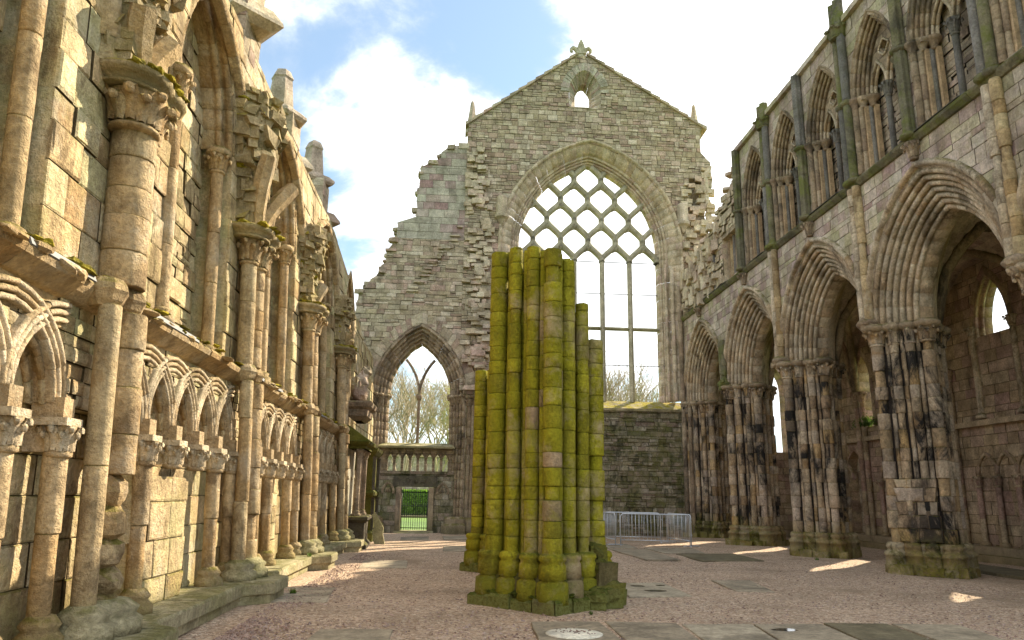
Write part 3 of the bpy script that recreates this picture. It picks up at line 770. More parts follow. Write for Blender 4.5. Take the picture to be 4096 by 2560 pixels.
def pier_parts(parent, cx, cy, top, matp, matb, base=True, cap=True, lobes=CLM):
    org = (cx, cy, 0)
    mb = MB(); cs = courses(.66, top)
    for x, y, r in lobes:
        drums(mb, cx + x, cy + y, .66, top, r, seg=10, courses=cs, jit=.012, g=.014, broken=.28 if r > .08 else .1)
    for a, b in zip(cs, cs[1:]):
        lathe(mb, cx, cy, [(.69, a), (.69, b)], 4, -1., smooth=False)
    p = mb.build('pier', matp, parent, org=org)
    ORG[p.name] = Vector(org); p.location = Vector(org) - ORG[parent.name]
    mb = MB()
    for x, y, r in lobes:
        q = 1.04
        lathe(mb, cx + x * q, cy + y * q, [(r + .02, .7), (r + .06, .66), (r + .085, .6), (r + .05, .55), (r + .06, .52), (r + .13, .46), (r + .13, .4), (r + .1, .38), (r + .12, .22), (r + .12, .0)], 8)
    for k in range(4):
        a = PI / 2 * k + PI / 4
    lathe(mb, cx, cy, [(.9, .42), (.95, .3), (1.02, .17), (1.04, .0)], 4, smooth=False)
    for k in range(26):
        a = U(0, 2 * PI); q = U(1.06, 1.16) / (abs(math.cos(a)) + abs(math.sin(a)))
        block(mb, (cx + q * math.cos(a), cy + q * math.sin(a), U(.04, .1)), (U(.2, .42), U(.16, .26), U(.16, .3)), math.atan2(math.copysign(1, math.sin(a)), math.copysign(1, math.cos(a))) + PI / 2 + U(-.12, .12), .2)
    b_ = mb.build('pier_base', matb, p, org=org)
    if cap:
        mb = MB()
        for x, y, r in lobes:
            if r > .08: leafcap(mb, cx + x, cy + y, top - .42, top - .06, r * 1.0, r * 1.75, 4 if r < .12 else 6, seg=10)
        c_ = mb.build('pier_capital', matp, p, org=org)
        mb = MB()
        for x, y, r in lobes:
            if r < .08: continue
            lathe(mb, cx + x * 1.03, cy + y * 1.03, [(r * 1.5, top - .1), (r * 1.9, top - .05), (r * 2.15, top), (r * 2.1, top + .05), (r * 1.7, top + .1)], 10)
        lathe(mb, cx, cy, [(.9, top - .07), (.97, top - .03), (1.0, top + .03), (.9, top + .09)], 4, smooth=False)
        mb.build('pier_abacus', M_ED, p, org=org)
    return p
PX = 11.2
P0 = pier_parts(SW, PX, BAY[1] - .12, SPR - .08, M_P, M_P)
for i in (0, 2, 3): dup(P0, SW, (PX - 10.35, BAY[i] - .12 - 17.54, 0), (PI / 2, 0, PI, -PI / 2)[i])
P1 = dup(P0, SW, (PX - 10.35, 7.2 - 17.54, 0), PI)
P2 = dup(P0, SW, (PX - 10.35, 33.0 - 17.54, 0), PI / 2)
# squared repair stones low on the second pier, facing the nave
mb = MB(); q_ = .7071
FR = lambda u, v, d: (PX - .4 - q_ * .10 - q_ * u - q_ * d, BAY[1] - .12 - .4 - q_ * .10 + q_ * u - q_ * d, v)
wall(mb, FR, lambda v: [(-.44 + .1 * hsh(v), .5 - .1 * hsh(v + 3))], .72, 2.15, (.3, .46), (.28, .55), [], prot=(-.01, .03), bev=.02, thick=.2)
mb.build('repair_stones', M_P, SW)

# ------------------------------------------------------------------ south aisle wall and vault
SA = thing('aisle_wall', 'shadowy brown south aisle wall behind the arches with lancet windows and ribbed vault', 'wall', (15.6, 20.1, 0))
FA = lambda u, v, d: (15.6 - d, u, v)
WA = [Arch(c, 6.8, .6, 1.4) for c in CEN]
WX = Arch(27.3, 6.2, .4, .9); NI = Arch(28.5, 2.9, .55, .7)
def sol_sa(v):
    iv = [(4.6, 33.06)]
    for A_ in WA:
        iv = minus(iv, A_.span(v, .12, 4.4 if A_ is not WA[2] else 6.5))  # middle lancet is blocked; its open head is added for the gravel sun patch
    iv = minus(iv, WX.span(v, .05, 4.4))
    return minus(iv, NI.span(v, 0, .45))
mb = MB(); wall(mb, FA, sol_sa, 0, 9.4, (.26, .38), (.35, .65), [.45, 2.9, NI.top(), 4.4, 6.5, 6.8, WX.top(.05), WA[0].top(.12)], prot=.02, thick=.5)
mb.build('masonry', M_SI, SA)
mb = MB(); wall(mb, lambda u, v, d: FA(u, v, d - .4), lambda v: [(27.9, 29.1)], .4, 3.65, (.25, .35), (.3, .5), [], thick=.2); mb.build('niche_back', M_D, SA)
mb = MB(); arch_sweep(mb, FA, NI, [(.3, -.02, 0), (.28, .06, 0), (.03, .05, 0), (0, 0, 0), (0, -.45, 1)], .22, leg=2.4); mb.build('niche_arch', M_SI, SA)
mb = MB(); arch_sweep(mb, FA, WX, [(.25, .03, 0), (.06, .03, 0), (.02, -.1, 0), (0, -.5, 0)], .3, leg=1.8); mb.build('window_surround', M_SI, SA)
for i, c in enumerate(CEN):
    A_ = Arch(c, 6.8, .6, 1.4)
    mb = MB(); arch_sweep(mb, FA, A_, [(.3, .02, 0), (.24, .06, 0), (.12, .03, 0)] + [(r, d, g + 1) for r, d, g in rolls(2, .1, .03, -.03, -.2, .05, 4)] + [(.0, -.25, 3), (.0, -.5, 3)], .3, leg=2.4)
    wn = mb.build('window_surround', M_SI, SA)
    for s in (-1, 1):
        mb = MB(); drums(mb, 15.56, c + s * .85, 4.15, 6.55, .085, (.8, 1.2), 10); leafcap(mb, 15.56, c + s * .85, 6.55, 6.85, .085, .18, 6); lathe(mb, 15.56, c + s * .85, [(.17, 4.08), (.17, 4.16), (.1, 4.24)], 10)
        mb.build('jamb_shaft', M_SA, SA)
mb = MB(); box(mb, 15.2, 15.62, 4.6, 33, .0, .42); box(mb, 14.9, 15.3, 4.6, 33, 0, .2); mb.build('bench', M_SI, SA)
mb = MB(); box(mb, 15.42, 15.62, 4.6, 33.0, 3.86, 4.02)
mb.build('string_course', M_SI, SA)
for b in BAY:
    for s in (-1, 0, 1):
        mb = MB(); drums(mb, 15.5 if s else 15.4, b + s * .2 - .3, .4, 5.4, .1, (.3, .5), 10); leafcap(mb, 15.5 if s else 15.4, b + s * .2 - .3, 5.4, 5.75, .1, .18, 5)
        mb.build('respond_shaft', M_SI, SA)
cap_ = None
for i, c in enumerate(CEN[1:]):
    for k in range(4):
        u = c - 1.5 + k * .8
        Ab = Arch(0, 2.45, .31, .5)
        if cap_ is None:
            mb = MB(); Fq = lambda u_, v_, d_: (15.6 - d_, u_, v_); arch_sweep(mb, Fq, Ab, [(.13, .0, 0), (.12, .1, 0)] + [(r, d + .05, g + 1) for r, d, g in rolls(2, .08, .02, .02, -.05, .04, 4)] + [(0, -.02, 3)], .25)
            cap_ = mb.build('blind_arch', M_SI, SA, org=(15.6, 0, 0))
            mb = MB(); drums(mb, 15.5, .4, .45, 2.1, .08, (.6, 1), 10); leafcap(mb, 15.5, .4, 2.1, 2.4, .08, .15, 5); lathe(mb, 15.5, .4, [(.16, .4), (.15, .5), (.09, .55)], 10)
            mb.build('colonnette', M_SI, cap_, org=(15.6, 0, 0)); cap_.location = (0, u - 20.1, 0)
        else: dup(cap_, SA, (0, u - 20.1, 0))
mb = MB()
NS = 22
vx0, vx1 = 12.0, 15.62
av = Arch(0, 0, 1., .95)
def hh(s_): s_ = min(1, abs(s_)); return math.sqrt(max(0, av.R ** 2 - (s_ + av.c) ** 2)) * 3.3
for b in [7.2] + BAY[:4]:
    vs = []; fs = []; fa = []
    for j in range(NS + 1):
        for i in range(NS + 1):
            sx, sy = -1 + 2 * i / NS, -1 + 2 * j / NS
            z = 5.72 + max(hh(sx), hh(sy)); vs.append((vx0 + (vx1 - vx0) * i / NS, b + L_ * j / NS, z + U(-.012, .012)))
    for j in range(NS):
        for i in range(NS):
            fs.append((j * (NS + 1) + i, j * (NS + 1) + i + 1, (j + 1) * (NS + 1) + i + 1, (j + 1) * (NS + 1) + i)); fa.append(U(0, 1))
    mb.add(vs, fs, fa)
mb.build('vault_web', M_D, SA)
rb = None
for b in [7.2] + BAY[:4]:
    for dg in (-1, 1):
        pts = [(vx0 + (vx1 - vx0) * (q / 14), b + L_ * (q / 14 if dg > 0 else 1 - q / 14), 5.66 + hh(-1 + 2 * q / 14)) for q in range(15)]
        mb = MB(); tube(mb, pts, .13, 6); mb.build('vault_rib', M_ED, SA)
    pts = [(vx0 + (vx1 - vx0) * (q / 14), b, 5.66 + hh(-1 + 2 * q / 14)) for q in range(15)]
    mb = MB(); tube(mb, pts, .16, 6); mb.build('vault_rib', M_ED, SA)
mb = MB(); box(mb, 12.05, 16.5, 7.2, 33, 9.25, 9.45); mb.build('vault_topping', M_D, SA)
# ------------------------------------------------------------------ east gable wall
EW = thing('gable_wall', 'tall rubble gable wall with the great traceried window, far end of the roofless nave', 'wall', (6.06, YE, 0))
FE = lambda u, v, d: (u, YE - d, v)
GW = Arch(6.04, 13.25, 3.4, 4.5)
SW2 = Arch(5.8, 21.4, .42, .8)
def lin(pts, v):
    if v <= pts[0][0]: return pts[0][1]
    for (a, x), (b, y) in zip(pts, pts[1:]):
        if v <= b: return x + (y - x) * (v - a) / (b - a)
    return pts[-1][1]
def gl(v): return lin([(19.35, .08), (23.45, 5.3)], v) if v > 19.35 else -.01 if v < 18.2 else .02 + (hsh(math.floor(v * 4)) - .5) * .06
def gr(v): return lin([(19.75, 11.75), (23.45, 6.05)], v) if v > 19.75 else 11.7 + (hsh(math.floor(v * 3.1) + 9) - .5) * .35 + (.3 if 16.4 < v < 17.9 else 0)
def sol_g(v):
    iv = [(gl(v), gr(v) if v > 9.5 else 10.34)]
    iv = minus(iv, GW.span(v, .86))
    iv = minus(iv, SW2.span(v, .38, 20.55))
    if 15.4 < v < 17.0: iv = minus(iv, (10.95, 11.6))
    return iv
mb = MB()
wall(mb, FE, sol_g, 6.2, 23.45, (.14, .3), (.18, .5), [9.5, 13.25, 15.4, 17., 19.35, 19.75, 20.55, 21.4, SW2.top(.38), GW.top(.86)], prot=(-.015, .03), gap=.008, bev=.022, thick=1.2, split=.35)
mb.build('masonry', M_E, EW)
mb = MB()
wall(mb, FE, lambda v: [(1.6, 10.34)], 0, 5.48, (.12, .26), (.2, .6), [], prot=(-.02, .05), gap=.004, bev=.022, thick=1.2, split=.25)
wall(mb, FE, lambda v: minus([(.62, 10.34)], (1.62, 10.33)) , 5.05, 6.2, (.15, .28), (.2, .5), [], prot=(-.02, .05), thick=1.2)
mb.build('lower_masonry', M_EL, EW)
M_SILL = stone('mossy_sill', [(0, (.4, .34, .2)), (1, (.5, .42, .27))], soot=.5, moss=1., mossc=(.4, .33, .02), wash=.4, washc=(.2, .2, .03))
# sloping mossy sill
mb = MB(); u = 1.62
while u < 10.3:
    u2 = min(10.33, u + U(.6, 1.1)); j = U(-.02, .02)
    vs = [FE(u, 5.45, .1 + j), FE(u2, 5.45, .1 + j), FE(u2, 5.56, .12 + j), FE(u, 5.56, .12 + j), FE(u, 6.0, -.85), FE(u2, 6.0, -.85), FE(u, 6.02, -1.25), FE(u2, 6.02, -1.25), FE(u, 5., -1.2), FE(u2, 5., -1.2)]
    mb.add(vs, [(0, 1, 2, 3), (3, 2, 5, 4), (4, 5, 7, 6), (6, 7, 9, 8), (0, 3, 4, 8), (1, 9, 5, 2), (4, 6, 8), (5, 9, 7)]); u = u2
mb.build('window_sill', M_SILL, EW)
pr = [(1.05, -.02, 0), (1.05, .08, 0), (.98, .14, 0), (.9, .1, 0), (.88, 0, 0), (.87, -.02, 1), (.74, -.05, 1), (.73, -.06, 2), (.6, -.1, 2), (.57, -.16, 2), (.5, -.2, 2), (.44, -.3, 2), (.42, -.42, 2)] + [(r, d, g + 3) for r, d, g in rolls(3, .34, .12, -.46, -.7, .06, 5, 2.0, .04)] + [(.04, -.74, 6), (0, -.8, 6), (0, -1.2, 6)]
mb = MB(); arch_sweep(mb, FE, GW, pr, .3, leg=7.3, legh=(.3, .5), groove=.008, jit=.008, gapp=.08)
mb.build('window_arch', M_EM, EW)
# tracery
p_ = 1.352; hst = 1.07; z0 = 12.75; TD = -.85
PT = lambda x, y, z: FE(x, z, TD + y * 1.7)
def inside(u, v, r=.1): return v < GW.top(r) and abs(u - GW.cu) < GW.hw(v, r)
for k in range(4):
    um = GW.cu + (k - 1.5) * p_
    mb = MB(); tube(mb, [(um, 0, 5.95), (um, 0, z0 + .02)], .12, 6, P=PT, smooth=False); mb.build('mullion', M_T, EW)
def wave(um, sg, ta, tb):
    runs = []; cur = []
    N = 14
    for i in range(int(ta * N), int(tb * N) + 1):
        tt = i / N; s_ = (1 - math.cos(PI * tt)) / 2; s_ = s_ + .06 * math.sin(2 * PI * tt) * (1 if int(tt) % 2 == 0 else -1) * 0
        s2_ = max(0, min(1, .5 + (s_ - .5) * 1.1))
        u = um + sg * p_ / 2 * s2_; v = z0 + hst * tt
        if inside(u, v, .06): cur.append((u, 0, v))
        else:
            if len(cur) > 1: runs.append(cur)
            cur = []
    if len(cur) > 1: runs.append(cur)
    return runs
for k in range(-2, 6):
    um = GW.cu + (k - 1.5) * p_
    for sg in (-1, 1):
        rs = wave(um, sg, 0, 5)
        if not rs: continue
        mb = MB()
        for r in rs:
            tube(mb, r, .145, 6, P=PT, smooth=True)
            # cusps: small thorns on both sides
            for q in range(len(r) - 1):
                tt = (r[q][2] - z0) / hst; fr = tt % 1
                for tgt in (.28, .72):
                    if fr <= tgt < fr + 1 / 14:
                        a = Vector(r[q]); d = Vector(r[q + 1]) - a; d.normalize(); nrm = Vector((d.z, 0, -d.x))
                        left = 1 if (nrm.x * (1 if (int(tt) % 2 == 0) == (sg > 0) else -1)) > 0 else -1
                        sgn = -left if tgt < .5 else left
                        b = a + nrm * sgn * .37 + Vector((0, 0, .05 if tgt < .5 else -.05))
                        tube(mb, [a + nrm * sgn * .04, b], [.15, .012], 4, P=PT)
        mb.build('tracery_bar', M_T, EW)
for z in (12.77, 11.17, 7.69):
    mb = MB(); tube(mb, [(2.66, .0, z), (9.42, 0, z)], .022, 5, P=PT); mb.build('saddle_bar', M_BAR, EW)
mb = MB(); tube(mb, [(2.66, 0, 9.45), (9.42, 0, 9.45)], .09, 6, P=PT, smooth=False); mb.build('transom', M_T, EW)
# small gable window
mb = MB(); arch_sweep(mb, FE, SW2, [(.8, -.02, 0), (.79, .03, 0), (.4, .025, 0), (.36, -.05, 0), (.0, -.55, 1), (0, -1.2, 1)], .085, leg=0, groove=.025, jit=.035, smooth=False)
mb.build('window_voussoirs', M_EA, EW)
mb = MB()
for s in (-1, 1):
    v = 20.55
    while v < 21.38:
        h = min(U(.12, .2), 21.4 - v); x0 = SW2.cu + s * .42; x1 = SW2.cu + s * .8
        vs = [FE(x0, v + .004, -.55), FE(x1, v + .004, .03), FE(x1, v + h, .03), FE(x0, v + h, -.55), FE(x0, v + .004, -1.2), FE(x0, v + h, -1.2)]
        mb.add(vs, [(0, 1, 2, 3), (4, 0, 3, 5)]); v += h
box(mb, 5.0, 6.6, YE + .02, YE + 1.2, 20.46, 20.58)
mb.build('window_jamb', M_E, EW)
# skew copes on both slopes
for (xa, za, xb, zb) in ((-.12, 19.3, 5.45, 23.55), (11.95, 19.7, 5.9, 23.55)):
    mb = MB(); n = 13; dx, dz = (xb - xa) / n, (zb - za) / n
    for i in range(n):
        x0, x1 = xa + dx * i, xa + dx * (i + .98); z_0, z1 = za + dz * i, za + dz * (i + .98); lift = .1
        q = [(x0, z_0 - .08), (x1, z1 - .08), (x1, z1 + .02), (x0, z_0 + lift)]
        vs = [FE(a, b, .12) for a, b in q] + [FE(a, b, -1.25) for a, b in q]
        mb.add(vs, [(0, 1, 2, 3), (4, 7, 6, 5), (3, 2, 6, 7), (0, 3, 7, 4), (1, 5, 6, 2), (0, 4, 5, 1)])
    mb.build('coping', M_E, EW)
# obelisk pinnacles
for x, z in ((.2, 19.3), (11.45, 19.75)):
    mb = MB(); lathe(mb, x, YE + .3, [(.32, z - .3), (.32, z + .1), (.24, z + .14), (.2, z + .5), (.09, z + 1.35), (.0, z + 1.5)], 4, smooth=False); mb.build('obelisk_pinnacle', M_E, EW)
mb = MB(); box(mb, -.42, .1, YE - .05, YE + .5, 18.0, 18.28); box(mb, -.3, .1, YE, YE + .5, 17.75, 18.0); mb.build('corbel', M_E, EW)
# finial: fleur-de-lis
mb = MB(); fx, fz = 5.68, 23.5
def ext(pts, d0, d1):
    n = len(pts); vs = [FE(fx + a, fz + b, d0) for a, b in pts] + [FE(fx + a, fz + b, d1) for a, b in pts]
    mb.add(vs, [tuple(range(n)), tuple(range(2 * n - 1, n - 1, -1))] + [(k, n + k, n + (k + 1) % n, (k + 1) % n) for k in range(n)], None)
ext([(-.2, -.15), (.2, -.15), (.16, .08), (-.16, .08)], -.15, -.6)
ext([(-.1, .05), (.1, .05), (.12, .3), (.2, .62), (.12, .88), (0, 1.12), (-.12, .88), (-.2, .62), (-.12, .3)], -.27, -.47)
for s in (-1, 1):
    tube(mb, [FE(fx + s * a, fz + b, -.37) for a, b in ((.06, .12), (.14, .3), (.27, .55), (.4, .62), (.5, .52), (.5, .4), (.42, .36))], [.09, .1, .12, .12, .1, .08, .05], 6)
ext([(-.27, .26), (.27, .26), (.27, .36), (-.27, .36)], -.24, -.5)
mb.build('finial', M_T, EW)
mb = MB(); tube(mb, [FE(fx, fz + 1.1, -.37), FE(fx, fz + 1.35, -.37)], .012, 4); mb.build('lightning_rod', M_BAR, EW)
# dark slot with colonnette, corbels and ragged toothing beside the window
mb = MB(); box(mb, 10.95, 11.6, YE + .5, YE + .6, 15.4, 17.0); mb.build('blocked_opening', M_D, EW)
mb = MB(); drums(mb, 11.75, YE - .08, 15.3, 17.0, .13, (.3, .5), 10); mb.build('shaft_stub', M_EM, EW)
for x, z in ((1.75, 15.0), (10.55, 15.0)):
    mb = MB(); lathe(mb, x, YE - .05, [(.04, z - .9), (.2, z - .6), (.34, z - .5), (.34, z - .35), (.28, z - .3), (.28, z + .5), (.2, z + .6)], 8, smooth=False); mb.build('corbel', M_E, EW)
mb = MB()
for i in range(150):
    v = U(7.5, 18.); block(mb, (U(.1, 1.25) if v < 15 else U(.1, .9), YE - U(.0, .16), v), (U(.2, .5), U(.1, .26), U(.1, .32)), U(-.15, .15), .22)
mb.build('ragged_toothing', M_EM, EW)['kind'] = 'stuff'; mb = MB()
for i in range(110):
    v = U(9., 17.6); block(mb, (U(10.6, 12.0), YE - U(0, .18), v), (U(.2, .5), U(.12, .32), U(.1, .32)), U(-.15, .15), .22)
mb.build('ragged_toothing', M_EM, EW)['kind'] = 'stuff'
# responds right of the great window
for k, (x, d, r) in enumerate(((9.7, -.35, .07), (9.95, -.12, .1), (10.2, .1, .11), (10.42, .28, .09))):
    mb = MB(); drums(mb, x, YE - d, .0 if k > 1 else 6., (12.6, 12.4, 11.4, 10.4)[k], r, (.35, .55), 10, broken=.15); mb.build('respond_shaft', M_EM if k < 2 else M_ED, EW)
# respond pier between nave and aisle window
for k, (x, d, r) in enumerate(((.5, .05, .13), (.78, .22, .16), (1.08, .28, .16), (1.38, .15, .13), (.62, .3, .06), (.95, .36, .06))):
    mb = MB(); drums(mb, x, YE - d, .7, 5.5, r, (.3, .48), 10, broken=.12)
    lathe(mb, x, YE - d, [(r + .14, 0), (r + .14, .35), (r + .1, .4), (r + .12, .5), (r + .03, .7)], 8)
    if r > .1: leafcap(mb, x, YE - d, 5.5, 5.85, r, r * 1.7, 5); lathe(mb, x, YE - d, [(r * 1.7, 5.83), (r * 2., 5.9), (r * 1.9, 6.0)], 10)
    mb.build('respond_shaft', M_ED, EW)
mb = MB()
wall(mb, lambda u, v, d: FE(u, v, d - .02), lambda v: [(.35, 1.62)], 0, 6.2, (.25, .4), (.3, .5), [], prot=.03, thick=.6); mb.build('respond_backing', M_ED, EW)
mb = MB()
for i in range(26):
    v = 6.1 + i * .16; block(mb, (U(.3, 1.3) , YE - U(.05, .5) * (1 - i / 34), v), (U(.35, .8), U(.4, .9) * (1 - i / 40), U(.14, .24)), 0, .2)
mb.build('broken_springer', M_E, EW)

# ------------------------------------------------------------------ aisle end wall
AW = thing('aisle_end_wall', 'stepped broken aisle end wall with a two-light pointed window above a balustrade and low doorway', 'wall', (-1.8, YE, 0))
WL = Arch(-1.8, 5.95, 1.38, 2.45)
LP = [(0, -4.9), (10.5, -4.8), (10.61, -4.7), (11.4, -4.05), (11.45, -3.95), (12.05, -3.8), (12.1, -3.6), (12.7, -3.55), (12.75, -3.4), (13.25, -3.4), (13.3, -3.2), (14.2, -3.15), (14.3, -2.8), (14.38, -2.75), (14.4, -2.33), (15.5, -2.28), (15.55, -2.25), (17.0, -2.1), (17.1, -1.8), (17.4, -1.75), (17.45, -1.3), (17.75, -1.25), (17.8, -.8), (18.15, -.75)]
def sol_aw(v):
    l = lin(LP, v) + (hsh(math.floor(v * 4.2) + 3) - .5) * .12
    iv = [(l, -.01 if v > 6.2 else .34)]
    if v < 9.6: iv = minus(iv, WL.span(v, .72))
    return iv
def ash(v): return (.3, .42) if v > 12.5 else (.14, .3)
def ashl(u, v): return (.4, .8) if v > 12.5 else (.25, .6)
mb = MB(); wall(mb, FE, sol_aw, 0, 13.3, (.14, .3), (.22, .6), [5.95, 6.2, WL.top(.72), 10.6, 12.1], prot=(-.015, .05), gap=.005, bev=.018, thick=1.2, split=.2); mb.build('masonry', M_E, AW)
mb = MB(); wall(mb, FE, sol_aw, 13.3, 18.15, (.3, .42), (.4, .8), [14.4, 17.05, 17.45, 17.75], prot=.02, gap=.006, bev=.012, thick=1.2); mb.build('ashlar', M_EA, AW)
mb = MB()
for i in range(60):
    v = U(10.6, 18.1); l = lin(LP, v); block(mb, (l + U(-.05, .2), YE + U(0, 1.1), v), (U(.2, .5), U(.2, .5), U(.1, .22)), U(-.3, .3), .2)
for i in range(40):
    f = U(0, 1); block(mb, (-2.3 + 2.2 * f + U(-.15, .15), YE - U(-.02, .1), 10.8 + 3.2 * f + U(-.1, .1)), (U(.2, .5), U(.1, .25), U(.05, .12)), 0, .25)
mb.build('ragged_edge', M_E, AW)['kind'] = 'stuff'
mb = MB(); pr = [(.74, -.03, 0), (.72, .05, 0)] + [(r, d, g + 1) for r, d, g in rolls(5, .64, .1, .0, -.66, .06, 5, 2., .05)] + [(.0, -.76, 6), (0, -1.2, 6)]
arch_sweep(mb, FE, WL, pr, .3, leg=5.25, legh=(.28, .45), groove=.014, jit=.01, gapp=.05); mb.build('window_arch', M_ED, AW)
mb = MB(); arch_sweep(mb, FE, WL, [(1.2, -.03, 0), (1.19, .05, 0), (.76, .04, 0), (.74, -.03, 0)], .17, groove=.015, jit=.02, smooth=False); mb.build('relieving_arch', M_E, AW)
for s in (-1, 1):
    for r, d in ((.6, -.02), (.36, -.32), (.12, -.62)):
        mb = MB(); x = WL.cu + s * (1.38 + r); leafcap(mb, x, YE - d, 5.6, 5.92, .07, .15, 5); lathe(mb, x, YE - d, [(.15, 5.9), (.19, 5.95), (.16, 6.03)], 10); mb.build('shaft_capital', M_ED, AW)
    mb = MB(); lathe(mb, WL.cu + s * 1.8, YE - .0, [(.6, 0), (.6, .35), (.5, .45), (.5, .62), (.4, .72)], 8, smooth=False); mb.build('jamb_base', M_ED, AW)
# Y tracery
PY = lambda x, y, z: FE(x, z, -.82 + y * 1.6)
mb = MB(); tube(mb, [(-1.82, 0, 3.85), (-1.82, 0, 6.05)], .075, 6, P=PY, smooth=False)
for s in (-1, 1):
    pts = []
    for q in range(11):
        a = q / 10 * .86; R_ = WL.R + .0
        pts.append((-1.82 + s * (R_ - R_ * math.cos(a) ) * 1.0, 0, 6.0 + R_ * math.sin(a) * .92))
    pts = [p for p in pts if abs(p[0] - WL.cu) < WL.hw(p[2], .08)]
    tube(mb, pts, .07, 6, P=PY)
mb.build('window_tracery', M_ED, AW)
mb = MB()
for x in (-3.18, -1.82, -.42): mb = MB(); lathe(mb, x, YE + .78, [(.08, 5.8), (.15, 5.95), (.13, 6.05), (.08, 6.1)], 8); mb.build('mullion_capital', M_ED, AW)
# sill ledge, balustrade, infill with doorway
mb = MB(); vs = [FE(-3.5, 3.62, -.12), FE(-.12, 3.62, -.12), FE(-.12, 3.7, -.1), FE(-3.5, 3.7, -.1), FE(-3.3, 3.88, -.8), FE(-.3, 3.88, -.8), FE(-3.3, 3.62, -1.15), FE(-.3, 3.62, -1.15), FE(-3.3, 3.88, -1.15), FE(-.3, 3.88, -1.15)]
mb.add(vs, [(0, 1, 2, 3), (3, 2, 5, 4), (4, 5, 9, 8), (6, 8, 9, 7), (0, 6, 7, 1), (0, 3, 4, 8, 6), (1, 7, 9, 5, 2)]); mb.build('window_sill', M_BL, AW)
FP = lambda u, v, d: (u, YE - d, v)
OP = [Arch(-2.95 + .346 * k, 3.16, .115, .2) for k in range(8)]
def sol_bal(v):
    iv = [(-3.42, -.2)]
    for o_ in OP: iv = minus(iv, o_.span(v, 0))
    return iv
mb = MB(); plate(mb, FP, sol_bal, 2.64, 3.62, .05, -.62, -.5, [3.16]); mb.build('balustrade', M_ED, AW)
mb = MB(); tube(mb, [FP(-3.42, 3.59, -.46), FP(-.2, 3.59, -.46)], .05, 6); 
for o_ in OP:
    for s in (-1, 1): tube(mb, [FP(o_.cu + s * .16, 3.14, -.48), FP(o_.cu + s * .09, 3.3, -.48), FP(o_.cu, 3.4, -.48)], .03, 5)
    boulder(mb, FP(o_.cu, 3.47, -.47), (.09, .09, .13), None, ident, .1)
mb.build('balustrade_moulding', M_ED, AW)
mb = MB(); plate(mb, FP, lambda v: [(-3.45, -.15)], 2.5, 2.63, .2, -.7, -.36); mb.build('balustrade_ledge', M_EL, AW)
def sol_in(v):
    iv = [(-3.5, -.1)]
    if v < 1.95: iv = minus(iv, (-2.62, -.98))
    elif v < 2.42: iv = minus(iv, (-2.75, -.85))
    return iv
mb = MB(); wall(mb, lambda u, v, d: FE(u, v, d - .45), sol_in, 0, 2.5, (.2, .34), (.25, .5), [1.95, 2.42], prot=.035, thick=.5); mb.build('doorway_wall', M_EL, AW)
mb = MB(); box(mb, -2.76, -.84, YE + .38, YE + .95, 1.95, 2.42)
mb.build('lintel', M_MON, AW); mb = MB(); box(mb, -2.62, -2.4, YE + .36, YE + .95, .1, 1.93); mb.build('door_jamb', M_ED, AW); mb = MB(); box(mb, -1.2, -.98, YE + .36, YE + .95, .1, 1.93)
mb.build('door_jamb', M_ED, AW)
mb = MB(); box(mb, -2.66, -.94, YE + .3, YE + 1.2, -.1, .09); box(mb, -2.45, -1.15, YE - .1, YE + .3, -.1, .03); mb.build('door_step', M_BL, AW)
for cu in (-2.98, -.6):
    mb = MB(); Aq = Arch(cu, 1.75, .2, .32); Fi = lambda u, v, d: FE(u, v, d - .43)
    arch_sweep(mb, Fi, Aq, [(.1, -.02, 0), (.08, .06, 0), (.0, .05, 0), (-.03, -.03, 0)], .2, leg=.1)
    for q in (-.1, 0, .1): tube(mb, [Fi(cu + q, 1.7, .03), Fi(cu + q * .6, 1.7 + .2, .03)], .03, 5)
    mb.build('blind_arch', M_ED, AW)
mb = MB()
for x in (-2.12, -1.78, -1.44): mb = MB(); boulder(mb, (x, YE + .37, 2.2), (.2, .08, .2), None, ident, .2); mb.build('carved_boss', M_MON, AW)
# south aisle end wall
SE = thing('aisle_end_wall', 'shadowed end wall of the right-hand aisle, its tall opening showing sky between two dark piers', 'wall', (13.8, YE, 0))
mb = MB(); WE = Arch(14.25, 6.6, .95, 1.5)
wall(mb, FE, lambda v: minus([(12.05, 15.6)], WE.span(v, .1, 3.75)), 0, 10.5, (.24, .36), (.3, .6), [3.75, 6.6, WE.top(.1)], thick=1.0, prot=.03); mb.build('masonry', M_SI, SE)
mb = MB(); arch_sweep(mb, FE, WE, [(.25, .03, 0), (.1, .03, 0), (.05, -.1, 0), (0, -.3, 1), (0, -1., 1)], .3, leg=2.85); mb.build('window_surround', M_SI, SE)
M_YM = stone('yellow_moss', [(0, (.2, .17, .02)), (.5, (.36, .3, .025)), (1, (.48, .38, .03))], bump=2.)
